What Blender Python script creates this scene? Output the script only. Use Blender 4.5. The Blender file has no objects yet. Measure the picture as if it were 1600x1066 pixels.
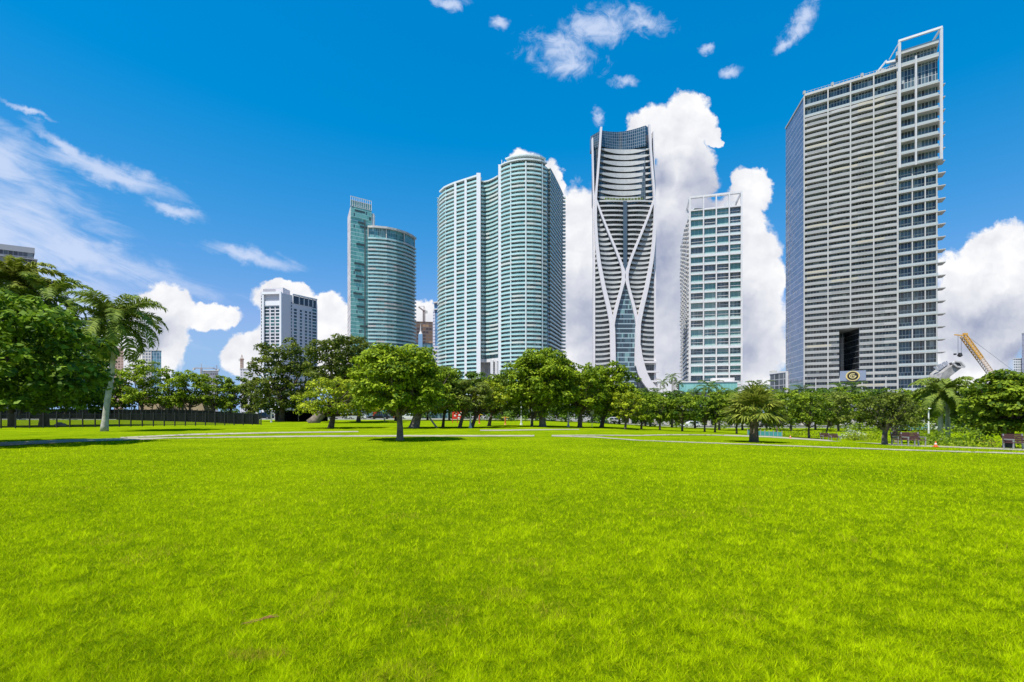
import bpy, math, random
import numpy as np
from mathutils import Vector, Matrix
R = math.radians
F = 800.0; HY = 645.0; EYE = 1.65            # focal length in photo pixels, horizon row, eye height
scene = bpy.context.scene
COL = scene.collection

# ------------------------------------------------------------------ camera
cam = bpy.data.cameras.new("camera"); camo = bpy.data.objects.new("camera", cam); COL.objects.link(camo)
camo.location = (0, 0, EYE); camo.rotation_euler = (R(90), 0, 0)
cam.sensor_width = 36; cam.lens = 36 * F / 1600; cam.shift_y = (HY - 533) / 1600
cam.clip_start = 0.1; cam.clip_end = 6000
scene.camera = camo
scene.view_settings.view_transform = 'Standard'; scene.view_settings.look = 'None'
scene.view_settings.gamma = 1; scene.view_settings.exposure = 0.60
scene.cycles.max_bounces = 4; scene.cycles.diffuse_bounces = 2; scene.cycles.glossy_bounces = 2; scene.cycles.transmission_bounces = 3; scene.cycles.transparent_max_bounces = 4

# ------------------------------------------------------------------ sun
SUN_EL = 65; sd = Vector((-0.66, -0.75, 0)).normalized()
SDIR = Vector((sd.x * math.cos(R(SUN_EL)), sd.y * math.cos(R(SUN_EL)), math.sin(R(SUN_EL))))
sl = bpy.data.lights.new("sun", 'SUN'); sl.energy = 5.0; sl.angle = R(0.5); sl.color = (1, 0.955, 0.88)
so = bpy.data.objects.new("sun", sl); COL.objects.link(so)
so.rotation_euler = SDIR.to_track_quat('Z', 'Y').to_euler()

# ------------------------------------------------------------------ world: Nishita sky with clouds laid out by direction
world = bpy.data.worlds.new("World"); scene.world = world; world.use_nodes = True
wt = world.node_tree; wt.nodes.clear()
class NB:
    def __init__(s, t): s.t = t
    def n(s, typ, **kw):
        x = s.t.nodes.new(typ)
        for k, v in kw.items(): setattr(x, k, v)
        return x
    def put(s, sock, v):
        if isinstance(v, bpy.types.NodeSocket): s.t.links.new(v, sock)
        elif v is not None: sock.default_value = v
    def m(s, op, a, b=None, c=None, clamp=False):
        x = s.n('ShaderNodeMath', operation=op, use_clamp=clamp)
        s.put(x.inputs[0], a); s.put(x.inputs[1], b)
        if c is not None: s.put(x.inputs[2], c)
        return x.outputs[0]
    def vm(s, op, a, b=None):
        x = s.n('ShaderNodeVectorMath', operation=op)
        s.put(x.inputs[0], a)
        if op == 'SCALE': s.put(x.inputs[3], b)
        elif b is not None: s.put(x.inputs[1], b)
        return x.outputs[1] if op in ('LENGTH', 'DOT_PRODUCT') else x.outputs[0]
    def mix(s, f, a, b, blend='MIX'):
        x = s.n('ShaderNodeMix', data_type='RGBA', blend_type=blend)
        s.put(x.inputs[0], f); s.put(x.inputs[6], a); s.put(x.inputs[7], b)
        return x.outputs[2]
    def mr(s, v, a, b, c=0.0, d=1.0, smooth=True):
        x = s.n('ShaderNodeMapRange', interpolation_type='SMOOTHSTEP' if smooth else 'LINEAR')
        for i, q in enumerate((v, a, b, c, d)): s.put(x.inputs[i], q)
        return x.outputs[0]
    def noise(s, vec, scale, detail=5, rough=0.5, dist=0.0, col=False):
        x = s.n('ShaderNodeTexNoise'); s.put(x.inputs['Vector'], vec)
        x.inputs['Scale'].default_value = scale; x.inputs['Detail'].default_value = detail
        x.inputs['Roughness'].default_value = rough; x.inputs['Distortion'].default_value = dist
        return x.outputs['Color' if col else 'Fac']
    def xyz(s, v):
        x = s.n('ShaderNodeSeparateXYZ'); s.put(x.inputs[0], v); return x.outputs
    def cxyz(s, a, b, c=0.0):
        x = s.n('ShaderNodeCombineXYZ'); s.put(x.inputs[0], a); s.put(x.inputs[1], b); s.put(x.inputs[2], c)
        return x.outputs[0]
b = NB(wt)
D = b.n('ShaderNodeTexCoord').outputs['Generated']
dx, dy, dz = b.xyz(D)[0:3]
ay = b.m('MAXIMUM', b.m('ABSOLUTE', dy), 0.06)
U = b.m('MULTIPLY_ADD', b.m('DIVIDE', dx, ay), 8.0, 8.0)
V = b.m('MULTIPLY_ADD', b.m('DIVIDE', dz, ay), -8.0, 6.45)
P = b.cxyz(U, V)
nw = b.noise(P, 2.2, 4, 0.55, 0, True)
nw2 = b.noise(P, 7.0, 4, 0.6, 0, True)
Pw = b.vm('ADD', P, b.vm('SCALE', b.vm('SUBTRACT', nw, (.5, .5, .5)), 0.34))
Pw = b.vm('ADD', Pw, b.vm('SCALE', b.vm('SUBTRACT', nw2, (.5, .5, .5)), 0.12))
def ell(vec, e):
    m = b.n('ShaderNodeMapping', vector_type='TEXTURE'); b.put(m.inputs[0], vec)
    m.inputs['Location'].default_value = (e[0], e[1], 0)
    m.inputs['Rotation'].default_value = (0, 0, R(e[4]) if len(e) > 4 else 0)
    m.inputs['Scale'].default_value = (e[2], e[3], 1)
    return b.m('SUBTRACT', 1.0, b.vm('LENGTH', m.outputs[0]))
def field(vec, es, k=0.12):
    f = ell(vec, es[0])
    for e in es[1:]: f = b.m('SMOOTH_MAX', f, ell(vec, e), k)
    return f
cum = [(10.75, 1.92, .40, .50), (10.25, 2.1, .5, .45), (10.7, 2.75, .48, .8), (10.2, 3.7, 1.1, 1.2), (11.72, 2.98, .34, .40), (11.5, 3.6, .5, .6),
       (11.85, 4.45, .42, .95), (10.8, 5.2, 1.6, 1.3), (9.1, 3.9, .75, .95), (9.3, 5.2, 1.1, 1.3), (11.15, 2.12, .15, .15),
       (8.22, 2.72, .36, .36), (8.6, 2.85, .2, .36),
       (15.75, 4.1, .75, .6), (15.2, 5.1, .8, 1.2), (16.8, 4.6, 1.2, 1.3),
       (2.55, 4.85, .5, .42), (3.3, 4.95, .52, .24), (2.2, 5.4, .75, .6), (4.4, 4.66, .5, .25), (5.1, 4.95, .42, .36),
       (4.9, 5.5, 1.0, .6), (3.85, 5.55, .38, .35), (6.55, 4.95, .28, .27)]
fc = field(Pw, cum)
puff = b.n('ShaderNodeTexVoronoi', feature='SMOOTH_F1'); b.put(puff.inputs['Vector'], Pw)
puff.inputs['Scale'].default_value = 3.2; puff.inputs['Detail'].default_value = 3; puff.inputs['Roughness'].default_value = 0.55
puff.inputs['Smoothness'].default_value = 0.35; puff.normalize = True
pf = puff.outputs['Distance']
puffo = b.n('ShaderNodeTexVoronoi', feature='SMOOTH_F1'); b.put(puffo.inputs['Vector'], b.vm('ADD', Pw, (-0.05, -0.075, 0)))
puffo.inputs['Scale'].default_value = 3.2; puffo.inputs['Detail'].default_value = 3; puffo.inputs['Roughness'].default_value = 0.55
puffo.inputs['Smoothness'].default_value = 0.35; puffo.normalize = True
pfo = puffo.outputs['Distance']
dens = b.m('ADD', fc, b.m('MULTIPLY', b.m('SUBTRACT', 0.42, pf), 0.62))
a_c = b.mr(b.m('ADD', dens, b.m('MULTIPLY', b.m('SUBTRACT', b.noise(P, 9., 5, .65), .5), .16)), -0.02, 0.17)
# shading of the cumulus: puffs lit from above left, undersides grey
big = b.noise(P, 1.1, 5, 0.55)
gray = field(Pw, [(10.95, 3.1, .55, .8), (9.35, 5.0, 1.0, .9), (11.2, 5.3, 1.0, 1.0), (10.5, 4.3, .9, 1.3), (15.4, 5.15, 1.3, .5),
                  (2.45, 5.2, .5, .35), (16.2, 5.5, 1.4, .3), (10.3, 2.75, .35, .35)], 0.2)
gm = b.m('MULTIPLY', b.mr(b.m('ADD', gray, b.m('MULTIPLY', b.m('SUBTRACT', big, .5), 0.9)), -0.45, 0.85), 0.72)
def billow(off):
    v_ = b.n('ShaderNodeTexVoronoi', feature='SMOOTH_F1'); b.put(v_.inputs['Vector'], b.vm('ADD', Pw, off)); v_.inputs['Scale'].default_value = 1.5; v_.inputs['Detail'].default_value = 1.5
    v_.inputs['Roughness'].default_value = .5; v_.inputs['Smoothness'].default_value = .6; v_.normalize = True; return v_.outputs['Distance']
rel = b.m('ADD', b.m('MULTIPLY', b.m('SUBTRACT', pfo, pf), 0.55), b.m('MULTIPLY', b.m('SUBTRACT', billow((-.14, -.2, 0)), billow((0, 0, 0))), 1.35))
lum = b.m('SUBTRACT', b.m('ADD', b.m('ADD', 0.93, rel), b.m('MULTIPLY', b.m('SUBTRACT', big, .5), .25)), gm, clamp=False)
lum = b.mr(lum, 0.0, 1.05, 0, 1, False)
ccol = b.mix(lum, (0.24, 0.27, 0.37, 1), (0.66, 0.66, 0.67, 1))
# thin streaked clouds
def rotp(ang, sx, sy):
    m = b.n('ShaderNodeMapping', vector_type='TEXTURE'); b.put(m.inputs[0], P)
    m.inputs['Rotation'].default_value = (0, 0, R(ang)); m.inputs['Scale'].default_value = (sx, sy, 1)
    return m.outputs[0]
st = b.noise(rotp(20, 1.5, 0.35), 1.6, 7, 0.6, 0.6)
fs = field(Pw, [(.0, 3.6, 1.6, 1.15, 25), (1.2, 3.95, 1.9, .28, 17), (1.75, 2.72, 1.15, .17, 17), (-.2, 2.4, 1.2, .5, 25), (2.7, 3.27, .5, .1, 18),
                (3.9, 4.02, .8, .12, 14), (.5, 5.0, 2.0, 1.0), (.45, 1.72, .4, .05, 22), (1.0, 2.3, .7, .12, 35)], 0.15)
a_s = b.m('MULTIPLY', b.mr(b.m('ADD', fs, b.m('MULTIPLY', b.m('SUBTRACT', st, .5), 1.9)), -0.4, 0.95), 0.82)
wn = b.noise(P, 3.2, 8, 0.65, 0.8)
fw = field(Pw, [(8.75, .8, .62, .36, 15), (9.35, .42, .75, .3, -12), (10.05, .38, .5, .17, 5), (8.9, 1.0, .35, .25), (7.8, .38, .16, .1),
                (12.5, .35, .5, .16, -55), (12.3, .65, .3, .09, -50), (9.75, 1.28, .22, .1), (11.42, 1.12, .17, .08, -20), (9.38, 1.82, .1, .14),
                (7.0, .03, .3, .12), (11.1, .8, .13, .07), (-3, 1, 1.5, .5, 20), (19, 1.2, 1.5, .4, -20)], 0.1)
a_w = b.m('MULTIPLY', b.mr(b.m('ADD', fw, b.m('MULTIPLY', b.m('SUBTRACT', wn, .5), 2.6)), -0.2, 1.15), 0.85)
a_t = b.m('MAXIMUM', a_s, a_w)
above = b.mr(dz, -0.01, 0.02)
sky = b.n('ShaderNodeTexSky', sky_type='NISHITA'); sky.sun_disc = False
sky.sun_elevation = R(SUN_EL); sky.sun_rotation = math.atan2(SDIR.x, SDIR.y)
sky.altitude = 0; sky.air_density = 1.3; sky.dust_density = 0.3; sky.ozone_density = 4.0
hs = b.n('ShaderNodeHueSaturation'); b.put(hs.inputs['Color'], sky.outputs[0]); hs.inputs['Saturation'].default_value = 1.42
hs.inputs['Hue'].default_value = 0.492; hs.inputs['Value'].default_value = 1.0
sc_ = b.vm('SCALE', hs.outputs[0], 0.15); sr, sg_, sb_ = b.xyz(sc_)[0:3]
# grade of the sky colour: deeper blue overhead, softer towards the horizon
sr = b.m('MULTIPLY', b.m('MAXIMUM', b.m('SUBTRACT', sr, .031), 0.0), .83 * .9 / .15)
sg_ = b.m('MULTIPLY', b.m('POWER', sg_, .62), .449 * .9 / .15); sb_ = b.m('MULTIPLY', b.m('POWER', sb_, .574), .665 * .9 / .15)
sr = b.m('MINIMUM', sr, b.m('MULTIPLY', sg_, .58))
skyc = b.mix(b.mr(dz, 0.0, 0.20, 1.0, 0.0), b.cxyz(sr, sg_, sb_), (.215 / .15, .345 / .15, .56 / .15, 1))
bg1 = b.n('ShaderNodeBackground'); b.put(bg1.inputs[0], skyc); bg1.inputs[1].default_value = 0.15
bg2 = b.n('ShaderNodeBackground'); b.put(bg2.inputs[0], (0.44, 0.50, 0.64, 1)); bg2.inputs[1].default_value = 1.0
bg3 = b.n('ShaderNodeBackground'); b.put(bg3.inputs[0], ccol); bg3.inputs[1].default_value = 1.0
m1 = b.n('ShaderNodeMixShader'); b.put(m1.inputs[0], b.m('MULTIPLY', a_t, above)); wt.links.new(bg1.outputs[0], m1.inputs[1]); wt.links.new(bg2.outputs[0], m1.inputs[2])
m2 = b.n('ShaderNodeMixShader'); b.put(m2.inputs[0], b.m('MULTIPLY', a_c, above)); wt.links.new(m1.outputs[0], m2.inputs[1]); wt.links.new(bg3.outputs[0], m2.inputs[2])
wo = b.n('ShaderNodeOutputWorld'); wt.links.new(m2.outputs[0], wo.inputs[0])
world.cycles.sampling_method = 'NONE'

# ------------------------------------------------------------------ helpers
def S(t): t = max(0., min(1., t)); return t * t * (3 - 2 * t)
def gz(x, y): return -1.9 * S(x / 50.) * S((y - 10) / 50.)
def WP(px, d): return Vector(((px - 800) * d / F, d))
def ZH(py, d): return EYE + (HY - py) * d / F
def depth_for(px, py):
    lo, hi = 4., 260.
    for _ in range(50):
        d = (lo + hi) / 2; x = (px - 800) * d / F
        if HY + (EYE - gz(x, d)) * F / d > py: lo = d
        else: hi = d
    return d
def tag(o, label=None, cat=None, group=None, kind=None):
    if label: o['label'] = label
    if cat: o['category'] = cat
    if group: o['group'] = group
    if kind: o['kind'] = kind
    return o
def empty(name, loc, label, cat, group=None):
    o = bpy.data.objects.new(name, None); COL.objects.link(o); o.location = loc; o.empty_display_size = .5
    return tag(o, label, cat, group)
def link(name, me, mat, parent=None, loc=None):
    o = bpy.data.objects.new(name, me); COL.objects.link(o)
    if mat is not None and len(me.materials) == 0: me.materials.append(mat)
    if parent is not None:
        o.parent = parent
    if loc is not None: o.location = loc
    return o
class MB:
    def __init__(s): s.v = []; s.f = []; s.uv = []
    def face(s, pts, uv=None):
        n = len(s.v); s.v += [tuple(p) for p in pts]; s.f.append(tuple(range(n, n + len(pts))))
        s.uv += (uv if uv else [(0, 0)] * len(pts))
    def hexa(s, p):   # p: 4 bottom ccw, 4 top
        n = len(s.v); s.v += [tuple(q) for q in p]
        for q in ((3, 2, 1, 0), (4, 5, 6, 7), (0, 1, 5, 4), (1, 2, 6, 5), (2, 3, 7, 6), (3, 0, 4, 7)):
            s.f.append(tuple(n + i for i in q)); s.uv += [(0, 0)] * 4
    def box(s, cx, cy, cz, sx, sy, sz, rz=0.):
        c, q = math.cos(rz), math.sin(rz); P_ = []
        for z in (cz - sz / 2, cz + sz / 2):
            for a, bb in ((-1, -1), (1, -1), (1, 1), (-1, 1)):
                x, y = a * sx / 2, bb * sy / 2; P_.append((cx + x * c - y * q, cy + x * q + y * c, z))
        s.hexa(P_)
    def beam(s, p, q, w, h=None):
        h = h or w; p = Vector(p); q = Vector(q); d = (q - p).normalized()
        up = Vector((0, 0, 1)) if abs(d.z) < .95 else Vector((0, 1, 0))
        a = d.cross(up).normalized() * w / 2; c = a.cross(d).normalized() * h / 2
        s.hexa([p - a - c, p + a - c, q + a - c, q - a - c, p - a + c, p + a + c, q + a + c, q - a + c])
    def tube(s, pts, rad, n=8, cap=True):
        base = len(s.v); pts = [Vector(p) for p in pts]
        for i, p in enumerate(pts):
            d = (pts[min(i + 1, len(pts) - 1)] - pts[max(i - 1, 0)]).normalized()
            up = Vector((1, 0, 0)) if abs(d.x) < .8 else Vector((0, 1, 0))
            a = d.cross(up).normalized(); c = d.cross(a)
            for k in range(n):
                t = 2 * math.pi * k / n; s.v.append(tuple(p + (a * math.cos(t) + c * math.sin(t)) * rad[i]))
        for i in range(len(pts) - 1):
            for k in range(n):
                k2 = (k + 1) % n
                s.f.append((base + i * n + k, base + i * n + k2, base + (i + 1) * n + k2, base + (i + 1) * n + k)); s.uv += [(0, 0)] * 4
        if cap:
            s.f.append(tuple(base + (len(pts) - 1) * n + k for k in range(n))); s.uv += [(0, 0)] * n
            s.f.append(tuple(base + n - 1 - k for k in range(n))); s.uv += [(0, 0)] * n
    def prism(s, pts, z0, z1):        # closed ccw footprint, uv = (metres along, height)
        u = 0; n = len(pts)
        for i in range(n):
            p, q = pts[i], pts[(i + 1) % n]; L = (Vector(q[:2]) - Vector(p[:2])).length
            s.face([(p[0], p[1], z0), (q[0], q[1], z0), (q[0], q[1], z1), (p[0], p[1], z1)], [(u, z0), (u + L, z0), (u + L, z1), (u, z1)]); u += L
        s.face([(p[0], p[1], z1) for p in pts], [(0.5, -999)] * n); s.face([(p[0], p[1], z0) for p in reversed(pts)], [(0.5, -999)] * n)
    def band(s, pts, z0, z1, oi, oo, closed=False, z1f=None):
        a = offs(pts, oi, closed); c = offs(pts, oo, closed); n = len(pts); u = 0
        rng = range(n if closed else n - 1)
        for i in rng:
            j = (i + 1) % n; L = (c[j] - c[i]).length
            s.face([(c[i].x, c[i].y, z0), (c[j].x, c[j].y, z0), (c[j].x, c[j].y, z1), (c[i].x, c[i].y, z1)], [(u, z0), (u + L, z0), (u + L, z1), (u, z1)]); u += L
            s.face([(a[j].x, a[j].y, z0), (a[i].x, a[i].y, z0), (a[i].x, a[i].y, z1), (a[j].x, a[j].y, z1)])
            s.face([(c[i].x, c[i].y, z1), (c[j].x, c[j].y, z1), (a[j].x, a[j].y, z1), (a[i].x, a[i].y, z1)])
            s.face([(a[i].x, a[i].y, z0), (a[j].x, a[j].y, z0), (c[j].x, c[j].y, z0), (c[i].x, c[i].y, z0)])
        if not closed:
            for i in (0, n - 1):
                s.face([(a[i].x, a[i].y, z0), (c[i].x, c[i].y, z0), (c[i].x, c[i].y, z1), (a[i].x, a[i].y, z1)])
    def build(s, name, mat, parent=None, loc=(0, 0, 0), smooth=False):
        me = bpy.data.meshes.new(name); o = Vector(loc)
        if parent is not None: o = o + parent.location if parent.type == 'EMPTY' else o
        off = tuple(o); me.from_pydata([(x - off[0], y - off[1], z - off[2]) for x, y, z in s.v], [], s.f)
        uvl = me.uv_layers.new(name='UVMap'); uvl.data.foreach_set('uv', np.array(s.uv, dtype=np.float32).ravel())
        if smooth: me.polygons.foreach_set('use_smooth', [True] * len(me.polygons))
        me.update()
        ob = link(name, me, mat, parent)
        if parent is None: ob.location = off
        return ob
def offs(pts, o, closed=False):
    n = len(pts); P_ = [Vector((p[0], p[1])) for p in pts]; out = []
    for i in range(n):
        ns = []
        if i > 0 or closed: t = (P_[i] - P_[i - 1]).normalized(); ns.append(Vector((t.y, -t.x)))
        if i < n - 1 or closed: t = (P_[(i + 1) % n] - P_[i]).normalized(); ns.append(Vector((t.y, -t.x)))
        if len(ns) == 2:
            m = (ns[0] + ns[1]).normalized(); k = 1 / max(.5, m.dot(ns[0])); out.append(P_[i] + m * o * k)
        else: out.append(P_[i] + ns[0] * o)
    return out
# child of a child: keep the vertices in the coordinates of the root empty
def sub(mb, name, mat, child, smooth=False):
    root = child.parent; me_o = mb.build(name, mat, root, smooth=smooth); me_o.parent = child; return me_o

# ------------------------------------------------------------------ materials
MATS = {}
def mat(name, col, rough=.6, metal=0., spec=.5, var=0.0, vscale=1.0, bump=0.0, bscale=20):
    if name in MATS: return MATS[name]
    m = bpy.data.materials.new(name); m.use_nodes = True; q = NB(m.node_tree); p = m.node_tree.nodes['Principled BSDF']
    p.inputs['Roughness'].default_value = rough; p.inputs['Metallic'].default_value = metal; p.inputs['Specular IOR Level'].default_value = spec
    c = (*col, 1)
    if var > 0:
        pos = q.n('ShaderNodeNewGeometry').outputs['Position']
        f = q.noise(pos, vscale, 4, .6)
        q.put(p.inputs['Base Color'], q.mix(q.mr(f, .3, .7), tuple(v * (1 - var) for v in col) + (1,), tuple(min(1, v * (1 + var)) for v in col) + (1,)))
    else: p.inputs['Base Color'].default_value = c
    if bump > 0:
        pos = q.n('ShaderNodeNewGeometry').outputs['Position']
        bn = q.n('ShaderNodeBump'); q.put(bn.inputs['Height'], q.noise(pos, bscale, 4, .6)); bn.inputs['Strength'].default_value = bump; bn.inputs['Distance'].default_value = .05
        m.node_tree.links.new(bn.outputs[0], p.inputs['Normal'])
    MATS[name] = m; return m
def glass(name, dark, mid, light, pw=1.4, fh=3.2, mull=(.7, .7, .7), mw=.10, mh=.10, rough=.08, pd=.45, pm=.85, zoff=0., bandh=0.0, bandc=None, metal=0.0, spec=.7, wave=0.0):
    """curtain wall: panes with their own tints and curtains, mullions between them; UV is in metres"""
    if name in MATS: return MATS[name]
    m = bpy.data.materials.new(name); m.use_nodes = True; q = NB(m.node_tree); p = m.node_tree.nodes['Principled BSDF']
    uv = q.n('ShaderNodeUVMap').outputs[0]; u, v, _ = q.xyz(uv)[0:3]
    cu = q.m('DIVIDE', u, pw); cv = q.m('DIVIDE', q.m('ADD', v, zoff), fh)
    fu = q.m('FRACT', cu); fv = q.m('FRACT', cv)
    cell = q.cxyz(q.m('FLOOR', cu), q.m('FLOOR', cv))
    wn = q.n('ShaderNodeTexWhiteNoise', noise_dimensions='3D'); q.put(wn.inputs[0], cell); r = wn.outputs['Value']
    unit = q.cxyz(q.m('FLOOR', q.m('DIVIDE', cu, 4)), q.m('FLOOR', cv), 7.)
    wn2 = q.n('ShaderNodeTexWhiteNoise', noise_dimensions='3D'); q.put(wn2.inputs[0], unit)
    r = q.m('ADD', q.m('MULTIPLY', r, .5), q.m('MULTIPLY', wn2.outputs['Value'], .5))
    c = q.mix(q.m('GREATER_THAN', r, pd), (*dark, 1), (*mid, 1)); c = q.mix(q.m('GREATER_THAN', r, pm), c, (*light, 1))
    mu = q.m('MAXIMUM', q.m('LESS_THAN', fu, mw), q.m('LESS_THAN', fv, mh))
    c = q.mix(mu, c, (*mull, 1))
    if bandh > 0: bm_ = q.m('LESS_THAN', fv, bandh); c = q.mix(bm_, c, (*bandc, 1)); mu = q.m('MAXIMUM', mu, bm_)
    q.put(p.inputs['Base Color'], c); q.put(p.inputs['Roughness'], q.m('ADD', rough, q.m('MULTIPLY', mu, .4)))
    p.inputs['Specular IOR Level'].default_value = spec
    if metal: q.put(p.inputs['Metallic'], q.m('MULTIPLY', q.m('SUBTRACT', 1., mu), metal))
    if wave:
        pos = q.n('ShaderNodeNewGeometry').outputs['Position']; bn = q.n('ShaderNodeBump'); q.put(bn.inputs['Height'], q.noise(pos, .35, 2)); bn.inputs['Strength'].default_value = wave; bn.inputs['Distance'].default_value = 1
        m.node_tree.links.new(bn.outputs[0], p.inputs['Normal'])
    MATS[name] = m; return m
def panelmat(name, c1, c2, c3, sx, sz, rough=.45):
    """balcony fronts: each bay has its own tone"""
    if name in MATS: return MATS[name]
    m = bpy.data.materials.new(name); m.use_nodes = True; q = NB(m.node_tree); p = m.node_tree.nodes['Principled BSDF']
    x, y, z = q.xyz(q.n('ShaderNodeNewGeometry').outputs['Position'])[0:3]
    cell = q.cxyz(q.m('FLOOR', q.m('DIVIDE', x, sx)), q.m('FLOOR', q.m('DIVIDE', z, sz)))
    wn = q.n('ShaderNodeTexWhiteNoise', noise_dimensions='3D'); q.put(wn.inputs[0], cell)
    c = q.mix(wn.outputs['Value'], (*c1, 1), (*c2, 1)); c = q.mix(q.m('GREATER_THAN', wn.outputs['Value'], .9), c, (*c3, 1))
    q.put(p.inputs['Base Color'], c); p.inputs['Roughness'].default_value = rough
    MATS[name] = m; return m
def leafmat(name, col, col2, trans=.24):
    if name in MATS: return MATS[name]
    m = bpy.data.materials.new(name); m.use_nodes = True; t = m.node_tree; q = NB(t); p = t.nodes['Principled BSDF']
    at = q.n('ShaderNodeAttribute', attribute_name='tone'); c = q.mix(at.outputs['Fac'], (*col, 1), (*col2, 1))
    q.put(p.inputs['Base Color'], c); p.inputs['Roughness'].default_value = .6; p.inputs['Specular IOR Level'].default_value = .14
    tr = q.n('ShaderNodeBsdfTranslucent'); q.put(tr.inputs[0], q.mix(.5, c, (*[min(1, v * 1.6) for v in col2], 1)))
    ms = q.n('ShaderNodeMixShader'); ms.inputs[0].default_value = trans
    t.links.new(p.outputs[0], ms.inputs[1]); t.links.new(tr.outputs[0], ms.inputs[2]); t.links.new(ms.outputs[0], t.nodes['Material Output'].inputs[0])
    MATS[name] = m; return m
white = mat('white_paint', (.60, .59, .58), .5, var=.05, vscale=.3)
conc = mat('pale_concrete', (.5, .49, .45), .7, var=.12, vscale=.4)
cream = mat('cream_slab', (.50, .48, .45), .65, var=.06, vscale=.2)
darkm = mat('dark_metal', (.02, .02, .022), .45)
steel = mat('grey_steel', (.4, .4, .42), .4, .6)
bark = mat('grey_bark', (.16, .13, .10), .9, var=.35, vscale=3, bump=.6, bscale=9)
barkd = mat('brown_bark', (.09, .07, .05), .9, var=.35, vscale=3, bump=.6, bscale=9)
palmbark = mat('pale_palm_bark', (.36, .34, .30), .85, var=.22, vscale=2.5, bump=.5, bscale=8)
L_BR = leafmat('leaf_bright', (.035, .085, .004), (.31, .40, .012))
L_MD = leafmat('leaf_mid', (.025, .065, .004), (.24, .32, .014))
L_YE = leafmat('leaf_yellow', (.07, .12, .006), (.40, .45, .016))
L_OL = leafmat('leaf_olive', (.08, .115, .014), (.22, .26, .035))
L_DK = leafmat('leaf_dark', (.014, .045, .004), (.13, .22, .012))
L_GR = leafmat('leaf_grey_olive', (.022, .042, .006), (.17, .21, .02))
L_SG = leafmat('sea_grape_leaf', (.016, .05, .004), (.19, .30, .018))
L_PM = leafmat('palm_leaf', (.05, .095, .012), (.25, .31, .045))
L_PD = leafmat('palm_leaf_deep', (.03, .075, .012), (.13, .20, .02))
L_PY = leafmat('palm_leaf_yellow', (.08, .12, .015), (.28, .30, .04))

# ------------------------------------------------------------------ ground, paths, road
def lawn_material():
    m = bpy.data.materials.new('lawn'); m.use_nodes = True; t = m.node_tree; q = NB(t); p = t.nodes['Principled BSDF']
    pos = q.n('ShaderNodeNewGeometry').outputs['Position']
    n1 = q.noise(pos, .25, 6, .6); n2 = q.noise(pos, 2.2, 6, .7); n3 = q.noise(pos, 22, 4, .7)
    f = q.m('ADD', q.m('MULTIPLY', n1, .4), q.m('ADD', q.m('MULTIPLY', n2, .35), q.m('MULTIPLY', n3, .45)))
    c = q.mix(q.mr(f, .42, .80), (.07, .135, .002, 1), (.265, .345, .004, 1))
    x, y, z = q.xyz(pos)[0:3]
    city = q.mix(q.noise(pos, .02, 4), (.16, .16, .155, 1), (.27, .26, .25, 1))
    far = q.m('MAXIMUM', q.m('GREATER_THAN', y, 134.), q.m('GREATER_THAN', q.m('ABSOLUTE', x), 230.))
    q.put(p.inputs['Base Color'], q.mix(far, c, city)); p.inputs['Roughness'].default_value = .9; p.inputs['Specular IOR Level'].default_value = .0
    bn = q.n('ShaderNodeBump'); q.put(bn.inputs['Height'], q.noise(pos, 14, 6, .75)); bn.inputs['Strength'].default_value = .9; bn.inputs['Distance'].default_value = .08
    t.links.new(bn.outputs[0], p.inputs['Normal']); return m
M_LAWN = lawn_material()
def axis(lims): 
    out = []
    for a, c, s_ in lims: out += list(np.arange(a, c, s_))
    return np.array(out + [lims[-1][1]])
xs = axis([(-3000, -400, 260), (-400, -120, 20), (-120, 120, 1.5), (120, 400, 20), (400, 3000, 260)])
ys = axis([(-300, -20, 40), (-20, 130, 1.5), (130, 400, 20), (400, 4000, 300)])
gv = [(x, y, gz(x, y)) for y in ys for x in xs]; nx = len(xs)
gf = [(j * nx + i, j * nx + i + 1, (j + 1) * nx + i + 1, (j + 1) * nx + i) for j in range(len(ys) - 1) for i in range(nx - 1)]
me = bpy.data.meshes.new('ground'); me.from_pydata(gv, [], gf); me.polygons.foreach_set('use_smooth', [True] * len(gf)); me.update()
tag(link('ground', me, M_LAWN), kind='structure')
def gp(px, py):
    d = depth_for(px, py); p = WP(px, d); return p
def ribbon(name, near, far, m, dz=.02, n=160):
    """a sheet between two edge polylines given as ground points"""
    def res(pts):
        P_ = [Vector(p) for p in pts]; L = [0]
        for i in range(1, len(P_)): L.append(L[-1] + (P_[i] - P_[i - 1]).length)
        out = []
        for k in range(n + 1):
            s = L[-1] * k / n; i = 1
            while i < len(L) - 1 and L[i] < s: i += 1
            t = (s - L[i - 1]) / max(1e-6, L[i] - L[i - 1]); out.append(P_[i - 1].lerp(P_[i], t))
        return out
    a, c = res(near), res(far); v = []; jr = random.Random(len(a) + int(near[0][0] * 10))
    for p, q_ in zip(a, c):
        if name == 'path': p = p + Vector((0, jr.uniform(-.05, .3))); q_ = q_ - Vector((0, jr.uniform(-.05, .3)))
        for t in (0, .5, 1):
            r = p.lerp(q_, t); v.append((r.x, r.y, gz(r.x, r.y) + dz))
    f = [(i * 3 + k, (i + 1) * 3 + k, (i + 1) * 3 + k + 1, i * 3 + k + 1) for i in range(n) for k in (0, 1)]
    me = bpy.data.meshes.new(name); me.from_pydata(v, [], f); me.polygons.foreach_set('use_smooth', [True] * len(f))
    return tag(link(name, me, m), kind='structure')
M_PATH = mat('path_concrete', (.30, .27, .20), .85, var=.18, vscale=.8, bump=.3, bscale=10)
M_ASPH = mat('asphalt', (.06, .06, .062), .85, var=.2, vscale=1.5)
M_KERB = mat('kerb_concrete', (.4, .39, .36), .8)
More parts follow.
